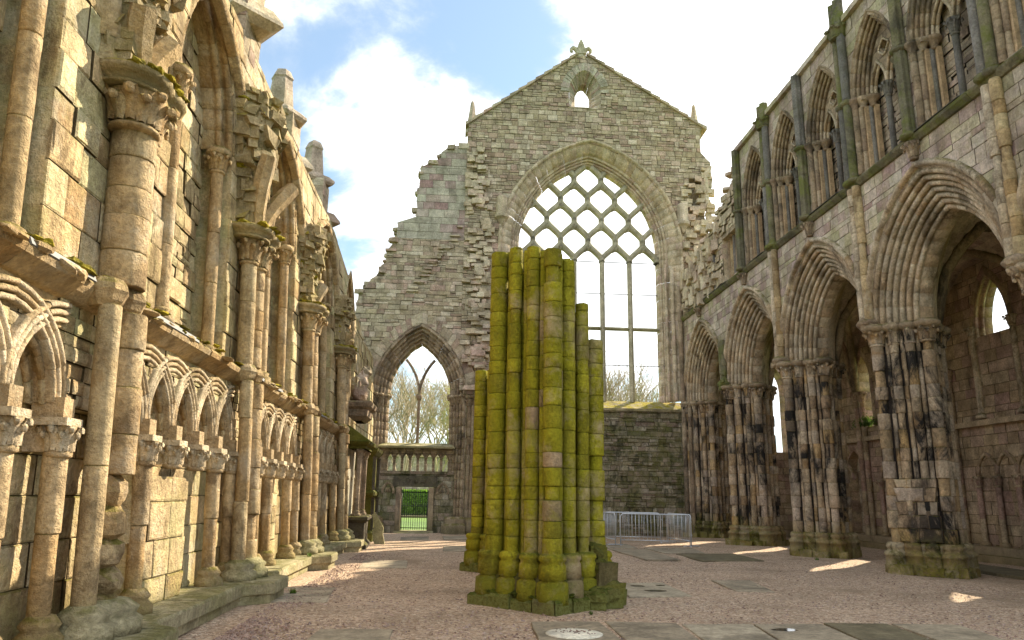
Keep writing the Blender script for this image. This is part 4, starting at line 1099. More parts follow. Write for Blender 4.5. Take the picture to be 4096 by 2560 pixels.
# ------------------------------------------------------------------ north aisle wall
NW = thing('aisle_wall', 'sunlit honey-coloured aisle wall on the left with tall shafts, blocked lancets and interlaced blind arches', 'wall', (-3.7, 12.37, 0))
KL = .05
FN = lambda u, v, d: (-3.7 + d - KL * (v - 3.5), u, v)
PN = lambda x, y, z: (x - KL * (z - 3.5), y, z)
NB = [2.25, 7.5, 12.37, 17.54, 22.72]
NWIN = [Arch(b + 2.885, 7.05, 1.08, 2.05) for b in NB]
def ntop(u): return lin([(0, 9.3), (22.5, 9.5), (23.5, 9.0), (25, 8.9), (26, 8.3), (28, 8.4), (29.5, 7.6), (33, 8.2)], u)
def sol_n(v):
    hi = 33.0
    if v > 7.6:
        hi = 33
        for uu in range(220, 331):
            if ntop(uu / 10) + (hsh(uu // 6) - .5) * .3 < v: hi = uu / 10; break
    iv = [(1.0, hi)]
    for A_ in NWIN: iv = minus(iv, A_.span(v, .2, 3.6))
    return iv
mb = MB(); wall(mb, FN, sol_n, 3.45, 9.5, (.3, .46), (.4, .85), [3.6, 7.05, 7.6, NWIN[0].top(.2)], prot=(-.01, .03), gap=.005, bev=.022, thick=1.0)
mb.build('masonry', M_N, NW)
FI = lambda u, v, d: FN(u, v, d - .46)
BLK = []
for A_ in NWIN:
    mb = MB(); wall(mb, FI, lambda v, A_=A_: [A_.span(v, .05)] if A_.span(v, .05) else [], 3.6, A_.top(.05) - .03, (.22, .4), (.22, .5), [7.05], prot=(-.01, .04), gap=.006, bev=.025, thick=.4, split=.15)
    mb.build('window_blocking', M_N, NW)
# window mouldings and jamb shafts
mb = MB(); Aw = Arch(0, 7.05, 1.08, 2.05)
FN0 = FN
arch_sweep(mb, FN0, Aw, [(.22, -.02, 0), (.2, .02, 0), (.16, -.03, 0)] + [(r, d, g + 1) for r, d, g in rolls(2, .12, .02, -.06, -.2, .055, 5)] + [(-.03, -.3, 3), (-.03, -.5, 3)], .34, leg=0)
w0 = mb.build('window_arch', M_NS, NW, org=(-3.7, 0, 0))
for s in (-1, 1):
    jx, ju = (-3.9, 1.13) if s > 0 else (-3.7, -1.28)
    mb = MB(); drums(mb, jx, ju, 3.78, 6.67, .1, (.8, 1.3), 12, PN)
    mb.build('jamb_shaft', M_NS, w0, org=(-3.7, 0, 0))
    mb = MB(); leafcap(mb, jx, ju, 6.67, 6.97, .1, .19, 6, PN); lathe(mb, jx, ju, [(.17, 6.95), (.21, 6.99), (.19, 7.08)], 8, None, PN); mb.build('jamb_capital', M_NS, w0, org=(-3.7, 0, 0)); mb = MB(); lathe(mb, jx, ju, [(.19, 3.6), (.19, 3.68), (.14, 3.72), (.16, 3.76), (.1, 3.8)], 10, None, PN)
    mb.build('jamb_base', M_NS, w0, org=(-3.7, 0, 0))
w0.location = (0, NWIN[0].cu - 12.37, 0)
for A_ in NWIN[1:]: dup(w0, NW, (0, A_.cu - 12.37, 0))
# window sills on the string
# splayed reveal faces come from the wall thickness
# wall ribs
mb = MB(); Af = Arch(0, 6.2, 2.2, 2.75)
arch_sweep(mb, FN, Af, [(.2, .0, 0), (.19, .1, 0), (.1, .17, 0), (.02, .12, 0), (0, .0, 0)], .5, jit=.006)
f0 = mb.build('wall_rib', M_NS, NW, org=(-3.7, 0, 0)); f0.location = (0, NB[0] + 2.585 - 12.37, 0)
for b in NB[1:4]: dup(f0, NW, (0, b + 2.585 - 12.37, 0))
# string course
mb = MB(); y = 1.0
while y < 28:
    y2 = min(28, y + U(.6, 1.1)); j = U(-.03, .03); x = -3.7
    sweep(mb, [(x, y + .006, 3.45), (x, y2 - .006, 3.45)], [(0, -.14), (.06, -.12), (.14, -.05), (.2 + j, .0), (.22 + j, .06), (.19 + j, .1), (0, .22)], (1, 0, 0)); y = y2
for b in NB[1:]:
    for du in (-.22, .2): lathe(mb, -3.5, b + du, [(.13, 3.34), (.18, 3.4), (.2, 3.46), (.22, 3.5), (.2, 3.56), (.15, 3.62)], 8, smooth=False)
for i in range(60):
    boulder(mb, (-3.5 + U(-.08, .05), U(4, 25), 3.53 + U(-.03, .03)), (U(.1, .2), U(.2, .5), U(.06, .12)), None, ident, .25)
st_ = mb.build('string_course', M_NS, NW)
mb = MB()
for k in range(90):
    boulder(mb, (-3.6 + U(-.05, .12), U(5, 22), 3.6 + U(-.05, .05)), (U(.06, .16), U(.1, .4), U(.03, .08)), U(0, 1), ident, .35)
m_o = mb.build('moss', M_YM, st_); m_o['kind'] = 'stuff'
mb = MB()
for a, b in ((5.9, 7.), (8.4, 9.9), (13.2, 14.8), (18, 20)):
    mb = MB()
    sweep(mb, [(-3.7, a, 3.45), (-3.7, b, 3.45)], [(.12, .16), (.2, .115), (.225, .06), (.24, .07), (.215, .13), (.12, .18)], (1, 0, 0))
    mb.build('lead_flashing', M_LEAD, NW)
# upper shafts with capitals and broken vault springers
def springer(b, h, ribs, big):
    mb = MB(); z = 5.93; rr = .28
    while z < h:
        dz = U(.09, .2); f = (z - 5.93) / 2.4
        R_ = rr + .08 * f + .34 * f * f + U(-.05, .05)
        if f > .85: R_ *= 1 - (f - .85) * 1.6 + U(-.1, .1)
        n = int(5 + R_ * 8)
        for k in range(n):
            a = -PI / 2 + PI * (k + U(.3, .7)) / n
            q = R_ * U(.8, 1.05) * (.75 if f < .4 else 1)
            block(mb, (-3.75 + q * .85 * math.cos(a), b + q * 1.25 * math.sin(a), z + dz / 2), (U(.18, .4) + .1 * f, U(.14, .42), dz * U(.9, 1.5)), a + U(-.35, .35), .28, None, PN)
        block(mb, (-3.8 + R_ * .3, b, z + dz / 2), (R_ * .9 + .3, R_ * 1.6 + .2, dz * 1.2), 0, .05, None, PN)
        z += dz
    for i in range(40): boulder(mb, (-3.6 + U(-.1, .3), b + U(-.5, .55), h + U(-.5, .08)), (U(.12, .34), U(.12, .4), U(.08, .2)), None, PN, .3)
    sp_ = mb.build('vault_springer', M_SPR, NW)
    for du, dx, top in ribs:
        mb = MB(); pts = [PN(-3.55 + dx * (q / 6) ** 1.6 + .12, b + du * (.35 + q / 6 * 1.2), 6.05 + top * q / 6) for q in range(7)]
        tube(mb, pts, [.13, .13, .14, .14, .15, .15, .13], 6, smooth=False); mb.build('rib_stub', M_NS, sp_)
M_SPR = stone('mossy_springer', [(0, (.46, .37, .22)), (.5, (.36, .28, .16)), (1, (.54, .44, .28))], soot=.6, sootc=(.12, .09, .04), moss=1., mossc=(.42, .34, .02), lichen=.25, wash=.35, washc=(.24, .21, .05), mortar=(.2, .15, .1))
for i, b in enumerate(NB):
    if i == 1:
        sh = [(.1, .225), ]
    else: sh = [(-.22, .13), (.16, .17)]
    for du, r in sh:
        mb = MB(); drums(mb, -3.5, b + du, 3.62, 5.33, r, (.24, .4) if r > .15 else (.7, 1.1), 14, PN, jit=.008, broken=.05); mb.build('wall_shaft', M_NS, NW)
    mb = MB()
    if i == 1: leafcap(mb, -3.48, b + .02, 5.33, 5.74, .215, .35, 7, PN, seg=14); leafcap(mb, -3.5, b + .36, 5.33, 5.74, .12, .25, 6, PN)
    else:
        for du, r in sh: leafcap(mb, -3.5, b + du, 5.33, 5.74, r, r * 1.9, 6, PN)
    cap_ = mb.build('shaft_capital', M_NS, NW)
    mb = MB()
    for du in ((-.02, .34) if i == 1 else (-.2, .2)): lathe(mb, -3.55, b + du, [(.28, 5.72), (.36, 5.73), (.37, 5.76), (.34, 5.78), (.41, 5.83), (.45, 5.86), (.45, 5.92), (.4, 5.95), (.2, 5.98)], 16, None, PN)
    ab_ = mb.build('abacus', M_SPR, NW)
    mb = MB()
    for k in range(26):
        a = U(-PI / 2, PI / 2); q = U(.3, .44); du = (-.2 if k % 2 else .2) + (.16 if i == 1 else 0)
        boulder(mb, (-3.55 + q * math.cos(a), b + du + q * math.sin(a), 5.95), (U(.1, .24), U(.1, .26), U(.04, .1)), U(0, 1), PN, .3)
    for k in range(40):
        z_ = U(6.4, (8.4, 8.1, 8.1, 7.6, 7.2)[i]); f_ = (z_ - 6.05) / 2.3; q_ = (.3 + .1 * f_ + .42 * f_ * f_) * U(.7, .95); a_ = U(-1.4, 1.4)
        boulder(mb, (-3.75 + q_ * .85 * math.cos(a_), b + q_ * 1.2 * math.sin(a_), z_), (U(.14, .26), U(.14, .3), U(.06, .14)), U(0, 1), PN, .35)
    m_o = mb.build('moss', M_YM, ab_); m_o['kind'] = 'stuff'
    springer(b, (8.6, 8.35, 8.3, 7.8, 7.4)[i], (((.0, .0, .1),), ((-.25, .12, .55), (.15, .2, .5)), ((-.3, .25, 1.15), (.35, .45, 1.0)), ((.1, .2, .5),), ((-.1, .1, .4),))[i], i == 1)
    # lower shafts
    for du, r, z0_, brk_ in ((-.24, .105, .55, .02), (.2, .17, 1.75 if i == 1 else .55, .1 if i < 2 else .35)):
        mb = MB(); drums(mb, -3.44, b + du, z0_, 3.36, r, (.32, .5) if du > 0 else (.9, 1.3), 14, PN, jit=.012, broken=brk_); mb.build('wall_shaft', M_NS, NW)
        if z0_ > 1:
            mb = MB(); z = .4
            while z < 1.7: h_ = U(.2, .34); boulder(mb, (-3.5, b + du + U(-.03, .03), z + h_ / 2), (.38, .42 * U(.8, 1.1), h_ * 1.3), None, PN, .12, 6, 10); z += h_
            mb.build('broken_shaft', M_NS, NW)
        mb = MB(); lathe(mb, -3.42, b + du, [(r + .16, .3), (r + .16, .42), (r + .1, .46), (r + .13, .52), (r + .02, .6)], 10, None, PN); mb.build('shaft_base', M_BL, NW)
# lower wall and blind arcade
S_ = .84; ZS = 2.35
FL = lambda u, v, d: FN(u, v, d - .2)
mb = MB(); wall(mb, FL, lambda v: [(1.0, 27.6)], .3, 3.3, (.28, .45), (.35, .8), [], prot=(-.01, .025), gap=.005, bev=.016, thick=.8); mb.build('arcade_backing', M_N, NW)
def sol_sp(v):
    iv = [(1.0, 27.6)]
    for b in NB:
        for k in range(5):
            A_ = Arch(b + .49 + S_ * (k + .5), ZS, S_ / 2, S_ * .866); iv = minus(iv, A_.span(v, -.04))
        iv = minus(iv, (b - .5 + 0, b - .5 + 1e-3)) 
    return iv
mb = MB(); wall(mb, FN, sol_sp, ZS, 3.34, (.11, .2), (.2, .5), [], prot=(-.01, .03), gap=.004, bev=.018, thick=.21); mb.build('spandrel', M_N, NW)
prof = [(.2, -.08, 0)] + rolls(3, .16, .02, .05, .03, .028, 4, 1.9, .045) + [(-.01, -.14, 2)]
parr = []
Aa = Arch(0, ZS, S_ - .1, S_ - .1)
for sd_, nm in (((-1, 1), 'full'), ((1,), 'r'), ((-1,), 'l')):
    mb = MB(); arch_sweep(mb, FN, Aa, prof, .26, sides=sd_, jit=.004, groove=.006); parr.append(mb)
arcs = []
def put(mb, u, ref):
    if ref[0] is None:
        ref[0] = mb.build('blind_arch', M_NC, NW, org=(-3.7, 0, 0)); ref[0].location = (0, u - 12.37, 0)
    else: dup(ref[0], NW, (0, u - 12.37, 0))
M_NC = stone('arcade_cream', [(0, (.55, .44, .3)), (.5, (.62, .52, .37)), (1, (.46, .34, .2))], soot=.5, sootc=(.16, .11, .05), soots=1.8, lichen=.3, lich=(.55, .48, .35), moss=.4, rust=.3, mortar=(.2, .16, .1))
rf, rr_, rl = [None], [None], [None]
inn, capr, colr = [None], [None], [None]
MISS = {1: (2, 3), 2: (3,), 3: (1, 4), 0: (), 4: (2,)}
for i, b in enumerate(NB[:4] + NB[4:5]):
    n_ = 6 if i < 4 else 5
    for k in range(n_):
        u = b + .49 + S_ * k
        if k == 0: put(parr[1], u, rr_)
        elif k == n_ - 1 and i < 4: put(parr[2], u, rl)
        else: put(parr[0], u, rf)
        if k < n_ - 1:
            if inn[0] is None:
                mb = MB(); arch_sweep(mb, FN, Arch(0, ZS - .02, .27, .5), [(.08, -.22, 0)] + rolls(2, .06, .0, -.06, -.16, .035, 4) + [(-.02, -.22, 1)], .25)
                inn[0] = mb.build('inner_arch', M_NS, NW, org=(-3.7, 0, 0)); inn[0].location = (0, u + S_ / 2 - 12.37, 0)
            else: dup(inn[0], NW, (0, u + S_ / 2 - 12.37, 0))
        if capr[0] is None:
            mb = MB(); leafcap(mb, -3.62, 0, 1.9, 2.16, .095, .15, 6, PN); box(mb, -3.84, -3.5, -.14, .14, 2.15, 2.22, None, PN); box(mb, -3.84, -3.56, -.095, .095, 2.22, 2.4, None, PN)
            box(mb, -3.9, -3.7, -.08, .08, 1.92, 2.22, None, PN)
            capr[0] = mb.build('arcade_capital', M_NC, NW, org=(-3.7, 0, 0)); capr[0].location = (0, u - 12.37, 0)
        else: dup(capr[0], NW, (0, u - 12.37, 0), 0)
        if k not in MISS[i]:
            if colr[0] is None:
                mb = MB(); drums(mb, -3.64, 0, .5, 1.92, .1, (.6, 1.), 12, PN, jit=.006, broken=.1); lathe(mb, -3.62, 0, [(.2, .28), (.2, .38), (.14, .44), (.17, .48), (.11, .56)], 10, None, PN)
                colr[0] = mb.build('colonnette', M_NS, NW, org=(-3.7, 0, 0)); colr[0].location = (0, u - 12.37, 0)
            else: dup(colr[0], NW, (0, u - 12.37, 0))
# projecting patches of infill where colonnettes are lost
mb = MB()
for u0, u1, zt in ((8.75, 10.45, 1.78), (14.6, 15.5, 1.6), (18.4, 19.2, 1.7)):
    mb = MB(); wall(mb, lambda u, v, d: FN(u, v, d + .02), lambda v: [(u0 + .05 * hsh(v), u1 - .1 * hsh(v + 1))], .3, zt, (.3, .45), (.4, .7), [], prot=(0, .03), bev=.02, thick=.22)
    mb.build('infill_patch', M_N, NW)
# bench plinth with polygonal projections below the shafts
mb = MB()
bx, px_ = -3.02, -2.66
pts = [(1.0, bx)]
for b in NB: pts += [(b - .75, bx), (b - .48, px_), (b + .42, px_), (b + .7, bx)]
pts.append((26.4, bx))
for (y0, x0), (y1, x1) in zip(pts, pts[1:]):
    n = max(1, int(abs(y1 - y0) / .8))
    for q in range(n):
        a, b = q / n, (q + 1) / n - .006
        ya, yb = y0 + (y1 - y0) * a, y0 + (y1 - y0) * b; xa, xb = x0 + (x1 - x0) * a, x0 + (x1 - x0) * b; j = U(-.012, .012); k_ = U(-.012, .012)
        vs = [(-3.9, ya, .0), (-3.9, yb, 0), (xb - .06 + j, yb, 0), (xa - .06 + j, ya, 0), (-3.9, ya, .3), (-3.9, yb, .3), (xb + j - .02, yb, .3 + k_), (xa + j - .02, ya, .3 + k_), (xb + j, yb, .27), (xa + j, ya, .27), (xb + j, yb, .14), (xa + j, ya, .14), (xb - .06 + j, yb, .12), (xa - .06 + j, ya, .12)]
        mb.add(vs, [(4, 5, 6, 7), (7, 6, 8, 9), (9, 8, 10, 11), (11, 10, 12, 13), (13, 12, 2, 3), (0, 3, 13, 11, 9, 7, 4), (1, 5, 6, 8, 10, 12, 2)])
mb.build('bench_plinth', M_BL, NW)
# buttress pinnacles behind the wall head
for i, (b, x) in enumerate(((12.25, -4.45), (18.2, -5.0), (22.7, -5.0))):
    mb = MB(); hz = (11.3, 11.2, 11.4)[i]; hw_ = .48
    wall(mb, lambda u, v, d: (u, b - hw_ - d, v), lambda v: [(x - hw_, x + hw_)], 8.2, hz, (.26, .38), (.3, .6), [], prot=.02, thick=2 * hw_)
    wall(mb, lambda u, v, d: (x + hw_ + d, u, v), lambda v: [(b - hw_, b + hw_)], 8.2, hz, (.26, .38), (.3, .6), [], prot=.02, thick=.2)
    bt = mb.build('buttress', M_E, NW)
    mb = MB(); lathe(mb, x, b, [(.66, hz - .08), (.74, hz), (.74, hz + .08), (.56, hz + .22), (.42, hz + .24), (.36, hz + .3), (.27, hz + 1.15), (.3, hz + 1.2), (.2, hz + 1.42), (.05, hz + 1.5)], 4 if i == 2 else 6, smooth=False)
    mb.build('pinnacle', M_E, bt)
    mb = MB(); lathe(mb, x + .3, b, [(.5, hz - 1.5), (.72, hz - 1.38), (.7, hz - 1.3), (.5, hz - 1.05)], 4, smooth=False); mb.build('weathering', M_E, bt)
# ------------------------------------------------------------------ mossy clustered pier and its lower neighbour
def mossy(name, label, cx, cy, hfun, drum0, seedshift=0, bare=None):
    root = thing(name, label, 'pier', (cx, cy, 0))
    cs = courses(.72, 5.6, .2, .36)
    for i, (x, y, r) in enumerate(CLM):
        top = hfun(x, y); mb = MB()
        # every shaft is broken off at its own course; keep the shared bed joints
        c2 = [z for z in cs if z < top - .12] + [top]
        rv = (lambda z, i=i: (U(.86, 1.) if bare and bare(i, z) else U(0, .78)))
        drums(mb, cx + x, cy + y, .72, top, r, seg=12, courses=c2, jit=.005, g=.016, rv=rv, broken=.07 if r > .08 else .0)
        if r > .08:
            boulder(mb, (cx + x + U(-.02, .02), cy + y + U(-.02, .02), top - .01), (r * 1.6, r * 1.6, .06), U(0, .7), ident, .35)
        mb.build('pier_shaft', M_M, root)
        if r > .08:
            mb = MB(); k = r / .1
            lathe(mb, cx + x * 1.06, cy + y * 1.06, [(r + .015, .8), (r + .05, .77), (r + .06, .72), (r + .03, .68), (r + .055, .64), (r + .06, .46), (r + .02, .44), (r + .085, .4), (r + .095, .22), (r + .1, .12)], 12)
            mb.build('shaft_base', M_M, root)
    mb = MB()
    for a, b in zip(cs, cs[1:]):
        t_ = hfun(.35, 0) - .15
        if b < t_: lathe(mb, cx, cy, [(.68, a), (.68, b)], 4, U(0, .7), smooth=False)
    zz = hfun(.35, 0)
    for i in range(110):
        x, y = U(-.55, .2), U(-.5, .5)
        if abs(x) + abs(y) < .58: block(mb, (cx + x, cy + y, hfun(x * .8, y * .8) - U(.08, .8)), (U(.2, .35), U(.2, .3), U(.2, .35)), U(0, 3), .2, U(0, .8))
    mb.build('pier_core', M_M, root)
    mb = MB()
    lathe(mb, cx, cy, [(.9, .5), (.98, .4), (1.02, .18), (1.0, .15)], 4, smooth=False)
    for k in range(4):
        a = PI / 2 * k; b = a + PI / 2
        for q in range(4):
            f0, f1 = q / 4, (q + 1) / 4 - .012; o_ = 1.18 + U(-.02, .03)
            P0_ = [(cx + o_ * (math.cos(a) * (1 - f) + math.cos(b) * f), cy + o_ * (math.sin(a) * (1 - f) + math.sin(b) * f)) for f in (f0, f1)]
            Q0_ = [(cx + .8 * (math.cos(a) * (1 - f) + math.cos(b) * f), cy + .8 * (math.sin(a) * (1 - f) + math.sin(b) * f)) for f in (f0, f1)]
            h = .17 + U(-.02, .03)
            vs = [(x, y, 0) for x, y in P0_] + [(x, y, h * .8) for x, y in P0_] + [(cx + (x - cx) * .96, cy + (y - cy) * .96, h) for x, y in P0_] + [(x, y, h + .03) for x, y in Q0_] + [(x, y, 0) for x, y in Q0_]
            mb.add(vs, [(0, 1, 3, 2), (2, 3, 5, 4), (4, 5, 7, 6), (6, 7, 9, 8), (0, 2, 4, 6, 8), (1, 9, 7, 5, 3)])
    pl = mb.build('plinth', M_MB, root)
    mb = MB()
    for i in range(70):
        a = U(0, 2 * PI); q = 1.02 / (abs(math.cos(a)) + abs(math.sin(a)))
        boulder(mb, (cx + q * math.cos(a) * U(.93, 1.04), cy + q * math.sin(a) * U(.93, 1.04), .2 + U(-.01, .03)), (U(.08, .22), U(.08, .22), U(.03, .07)), U(0, .6), ident, .3)
    mc_ = mb.build('moss_cushion', M_MOSS, pl); mc_['kind'] = 'stuff'
    return root
M_MOSS = stone('moss', [(0, (.07, .085, .01)), (.6, (.13, .15, .012)), (1, (.2, .2, .03))], bump=2.)
CXM, CYM = 1.42, 11.95
def hf(x, y):
    s = x + y * .35
    h = 5.44 + .22 * max(0., -x)
    for lim, hh_ in ((.05, 5.34), (.13, 5.1), (.24, 4.85), (.36, 4.7), (.48, 4.5), (.6, 4.3), (.72, 4.15)):
        if s > lim: h = hh_
    if x < -.05 and y < 0: h += .07 * hsh(x * 50)
    return h
def bare(i, z):
    x, y, r = CL[i]
    if y < -.7 and 1.15 < z < 2.25: return U(0, 1) < .6
    if abs(x + .36) < .12 and y < 0 and r > .08 and 1.5 < z < 3.2: return U(0, 1) < .3
    if abs(x + .2) < .14 and y < 0 and 1.3 < z < 3.6: return U(0, 1) < .12
    if y < -.6 and 2.2 < z < 4: return U(0, 1) < .1
    return False
MP = mossy('mossy_pier', 'free-standing clustered pier covered in bright green moss, broken off in steps, on the gravel', CXM, CYM, hf, 0, bare=bare)
# toppled base stones at its right corner
mb = MB()
for c, s in (((2.3, 11.75, .16), (.46, .5, .36)), ((2.24, 11.76, .45), (.36, .44, .4)), ((2.18, 11.9, .74), (.3, .34, .3)), ((2.42, 11.95, .12), (.34, .4, .26)), ((2.1, 11.5, .12), (.34, .36, .26))):
    block(mb, c, s, U(0, 1.5), .18); boulder(mb, (c[0] + U(-.05, .05), c[1] - .04, c[2] + .05), (s[0] * 1.1, s[1] * 1.1, s[2] * 1.1), None, ident, .2, 5, 7)
mb.build('broken_base', M_MB, MP)
MS = mossy('pier_stump', 'lower mossy pier stump half hidden directly behind the free-standing green pier', 1.3, 17.1, lambda x, y: 4.45 - .3 * max(0, x) + .05 * math.sin(9 * y), 0)

# ------------------------------------------------------------------ ledger slabs
M_WATER, tW = nt('rain_water')
bW = nd(tW, 'ShaderNodeBsdfPrincipled'); bW.inputs['Base Color'].default_value = (.09, .08, .06, 1); bW.inputs['Roughness'].default_value = .06
oW = nd(tW, 'ShaderNodeOutputMaterial'); tW.links.new(bW.outputs[0], oW.inputs[0])
def slab(pts, label, mat=None, h=.02, puddles=(), rnd=None, group=None):
    cx = sum(p[0] for p in pts) / len(pts); cy = sum(p[1] for p in pts) / len(pts)
    mb = MB(); n = len(pts); e = []
    for k in range(n):
        a, b = Vector(pts[k]), Vector(pts[(k + 1) % n])
        for f in (0, .34, .67): q = a + (b - a) * f; e.append((q.x + U(-.012, .012), q.y + U(-.012, .012)))
    m_ = len(e)
    vs = [(x, y, -.03) for x, y in e] + [(x, y, h) for x, y in e] + [(cx + (x - cx) * .985, cy + (y - cy) * .985, h + .008) for x, y in e]
    fs = [(k, (k + 1) % m_, m_ + (k + 1) % m_, m_ + k) for k in range(m_)] + [(m_ + k, m_ + (k + 1) % m_, 2 * m_ + (k + 1) % m_, 2 * m_ + k) for k in range(m_)] + [tuple(2 * m_ + k for k in range(m_))]
    mb.add(vs, fs, rnd)
    o = mb.build('ledger_slab', mat or M_SL, None, org=(cx, cy, 0)); tag(o, label, 'slab', group)
    for px, py, rx, ry in puddles:
        mb = MB(); v2 = [(px + rx * math.cos(2 * PI * k / 18) * U(.8, 1.15), py + ry * math.sin(2 * PI * k / 18) * U(.8, 1.15), h + .0115) for k in range(18)]
        mb.add(v2, [tuple(range(18))]); mb.build('puddle', M_WATER, o)
    return o
s0 = slab([(1.02, 10.2), (1.92, 10.22), (1.95, 8.8), (.98, 8.8)], 'grey slab with a large pale round inset, before the mossy pier')
mb = MB(); lathe(mb, 1.45, 9.3, [(.34, .02), (.34, .034), (.3, .038)], 32); mb.build('round_inset', M_PAV, s0)
mb = MB()
for k in range(46): boulder(mb, (1.47 + rnd_.gauss(0, .1), 9.38 + rnd_.gauss(0, .09), .043), (U(.012, .03), U(.012, .03), .012), None, ident, .3, 3, 5)
gs_ = mb.build('gravel_spill', M_PEB, s0); gs_['kind'] = 'stuff'
slab([(2.0, 10.23), (2.93, 10.1), (2.85, 8.8), (1.99, 8.8)], 'plain grey foreground slab beside the slab with the round inset')
slab([(2.97, 10.02), (3.9, 10.06), (3.76, 8.8), (2.9, 8.8)], 'foreground slab with a dark wet stain between two plain grey slabs', puddles=())
slab([(3.94, 10.06), (4.87, 10.1), (4.76, 8.8), (3.8, 8.8)], 'foreground slab holding a bright round puddle of rain water', puddles=((4.17, 9.62, .17, .1),))
slab([(4.94, 10.19), (5.8, 10.15), (5.66, 8.8), (4.8, 8.8)], 'darkest wet foreground slab, right of the puddle slab', M_SLD)
slab([(5.86, 10.15), (6.75, 10.08), (6.6, 8.9), (5.72, 8.8)], 'pale end slab at the right end of the foreground row')
slab([(3.06, 14.68), (4.05, 14.85), (4.0, 12.85), (2.92, 12.75)], 'slab with several shallow puddles, alone on the gravel right of the mossy pier', puddles=((3.55, 13.5, .22, .13), (3.4, 14.2, .14, .1), (3.85, 14.3, .09, .1)))
slab([(2.6, 14.3), (3.0, 14.5), (2.86, 12.7), (2.45, 12.6)], 'narrow slab sunk beside the broken base of the mossy pier')
slab([(5.23, 15.47), (6.05, 15.5), (5.75, 13.6), (5.08, 13.68)], 'half-buried plain slab in open gravel between the mossy and dark piers', h=.006)
slab([(4.9, 24.4), (6.1, 24.2), (6.05, 20.3), (5.1, 20.3)], 'long pale slab in front of the steel barriers, left of the broad dark one', h=.025)
slab([(6.5, 22.3), (8.4, 22.7), (8.3, 20.2), (6.55, 20.0)], 'broad darker slab in front of the steel barriers towards the arcade', M_SLD, h=.03)
slab([(6.2, 24.9), (7.9, 25.2), (7.6, 23.0), (6.3, 22.7)], 'slab right at the foot of the steel barriers', h=.02, puddles=((6.9, 24.5, .25, .12),))
slab([(4.9, 27.0), (6.1, 27.1), (6.0, 24.8), (4.9, 24.7)], 'slab under the left corner of the steel barriers', h=.02)
slab([(-2.2, 19.2), (-1.15, 19.4), (-1.05, 17.5), (-2.1, 17.3)], 'worn slab in the aisle floor halfway to the doorway', h=.008)
slab([(-2.9, 13.75), (-2.05, 13.8), (-1.9, 12.0), (-2.72, 11.95)], 'brownish slab half under gravel close to the bench plinth', h=.006)
slab([(-1.57, 9.58), (-.71, 9.6), (-.66, 8.4), (-1.62, 8.4)], 'light slab at the bottom edge left of the mossy pier')
slab([(-.34, 25.1), (.51, 25.3), (.46, 22.8), (-.33, 22.7)], 'pale slab near the pier stump far down the aisle', h=.01)
slab([(-.47, 30.7), (.39, 31.1), (.57, 28.7), (-.39, 28.3)], 'framed slab right of the doorway beside the respond', h=.03)
slab([(-2.1, 30.4), (-1.02, 30.6), (-.95, 28.2), (-1.95, 28)], 'slab straight before the barred doorway', h=.01)
slab([(12.3, 15.0), (13.6, 15.2), (13.9, 21.5), (12.6, 21.4)], 'shaded paving slab inside the right-hand aisle behind the nearest dark pier', M_SLD, h=.06)

# ------------------------------------------------------------------ crowd barriers
def barrier(a, b, label, W=None):
    a, b = Vector(a), Vector(b); d = b - a; W = d.length; ang = math.atan2(d.y, d.x)
    r = thing('crowd_barrier', label, 'barrier', (a.x, a.y, 0), 'steel crowd barriers enclosing a corner of the floor'); r.rotation_euler = (0, 0, ang)
    mb = MB(); rc = .13; H = 1.08; pts = [(.03, 0, .03)]
    for q in range(6): t_ = q / 5 * PI / 2; pts.append((.03 + rc - rc * math.cos(t_), 0, H - rc + rc * math.sin(t_)))
    for q in range(6): t_ = q / 5 * PI / 2; pts.append((W - .03 - rc + rc * math.sin(t_), 0, H - rc + rc * math.cos(t_)))
    pts.append((W - .03, 0, .03)); tube(mb, pts, .019, 8); tube(mb, [(.03, 0, .2), (W - .03, 0, .2)], .015, 6)
    mb.build('frame', M_GALV, r, org=(0, 0, 0))
    n = 17; b0 = None
    for k in range(n):
        x = .03 + (W - .06) * (k + 1) / (n + 1)
        if b0 is None:
            mb = MB(); tube(mb, [(0, 0, .2), (0, 0, 1.07)], .007, 5); b0 = mb.build('upright_bar', M_GALV, r, org=(0, 0, 0)); b0.location = (x, 0, 0)
        else: dup(b0, r, (x, 0, 0))
    for x in (.03, W - .03):
        mb = MB(); tube(mb, [(x, -.3, .012), (x, -.22, .04), (x, .22, .04), (x, .3, .012)], .016, 6); mb.build('foot', M_GALV, r, org=(0, 0, 0))
        mb = MB(); sgn = -1 if x < 1 else 1
        tube(mb, [(x, 0, .85), (x + sgn * .05, 0, .86), (x + sgn * .06, 0, .8)], .008, 5); mb.build('hook', M_GALV, r, org=(0, 0, 0)); mb = MB(); tube(mb, [(x, 0, .42), (x + sgn * .05, 0, .43), (x + sgn * .06, 0, .37)], .008, 5); mb.build('hook', M_GALV, r, org=(0, 0, 0))
Pb = [(5.72, 26.35), (8.1, 25.9), (7.85, 28.3), (5.55, 28.7)]
barrier(Pb[0], Pb[1], 'front steel crowd barrier facing the nave, its whole length visible')
barrier((8.16, 26.0), (7.95, 28.25), 'steel crowd barrier on the arcade side, seen at a steep angle')
barrier((7.75, 28.36), (5.62, 28.75), 'rear steel crowd barrier nearest the dark rubble wall, seen through the front one')
barrier((5.6, 26.45), (5.42, 28.6), 'steel crowd barrier partly hidden by the mossy pier')

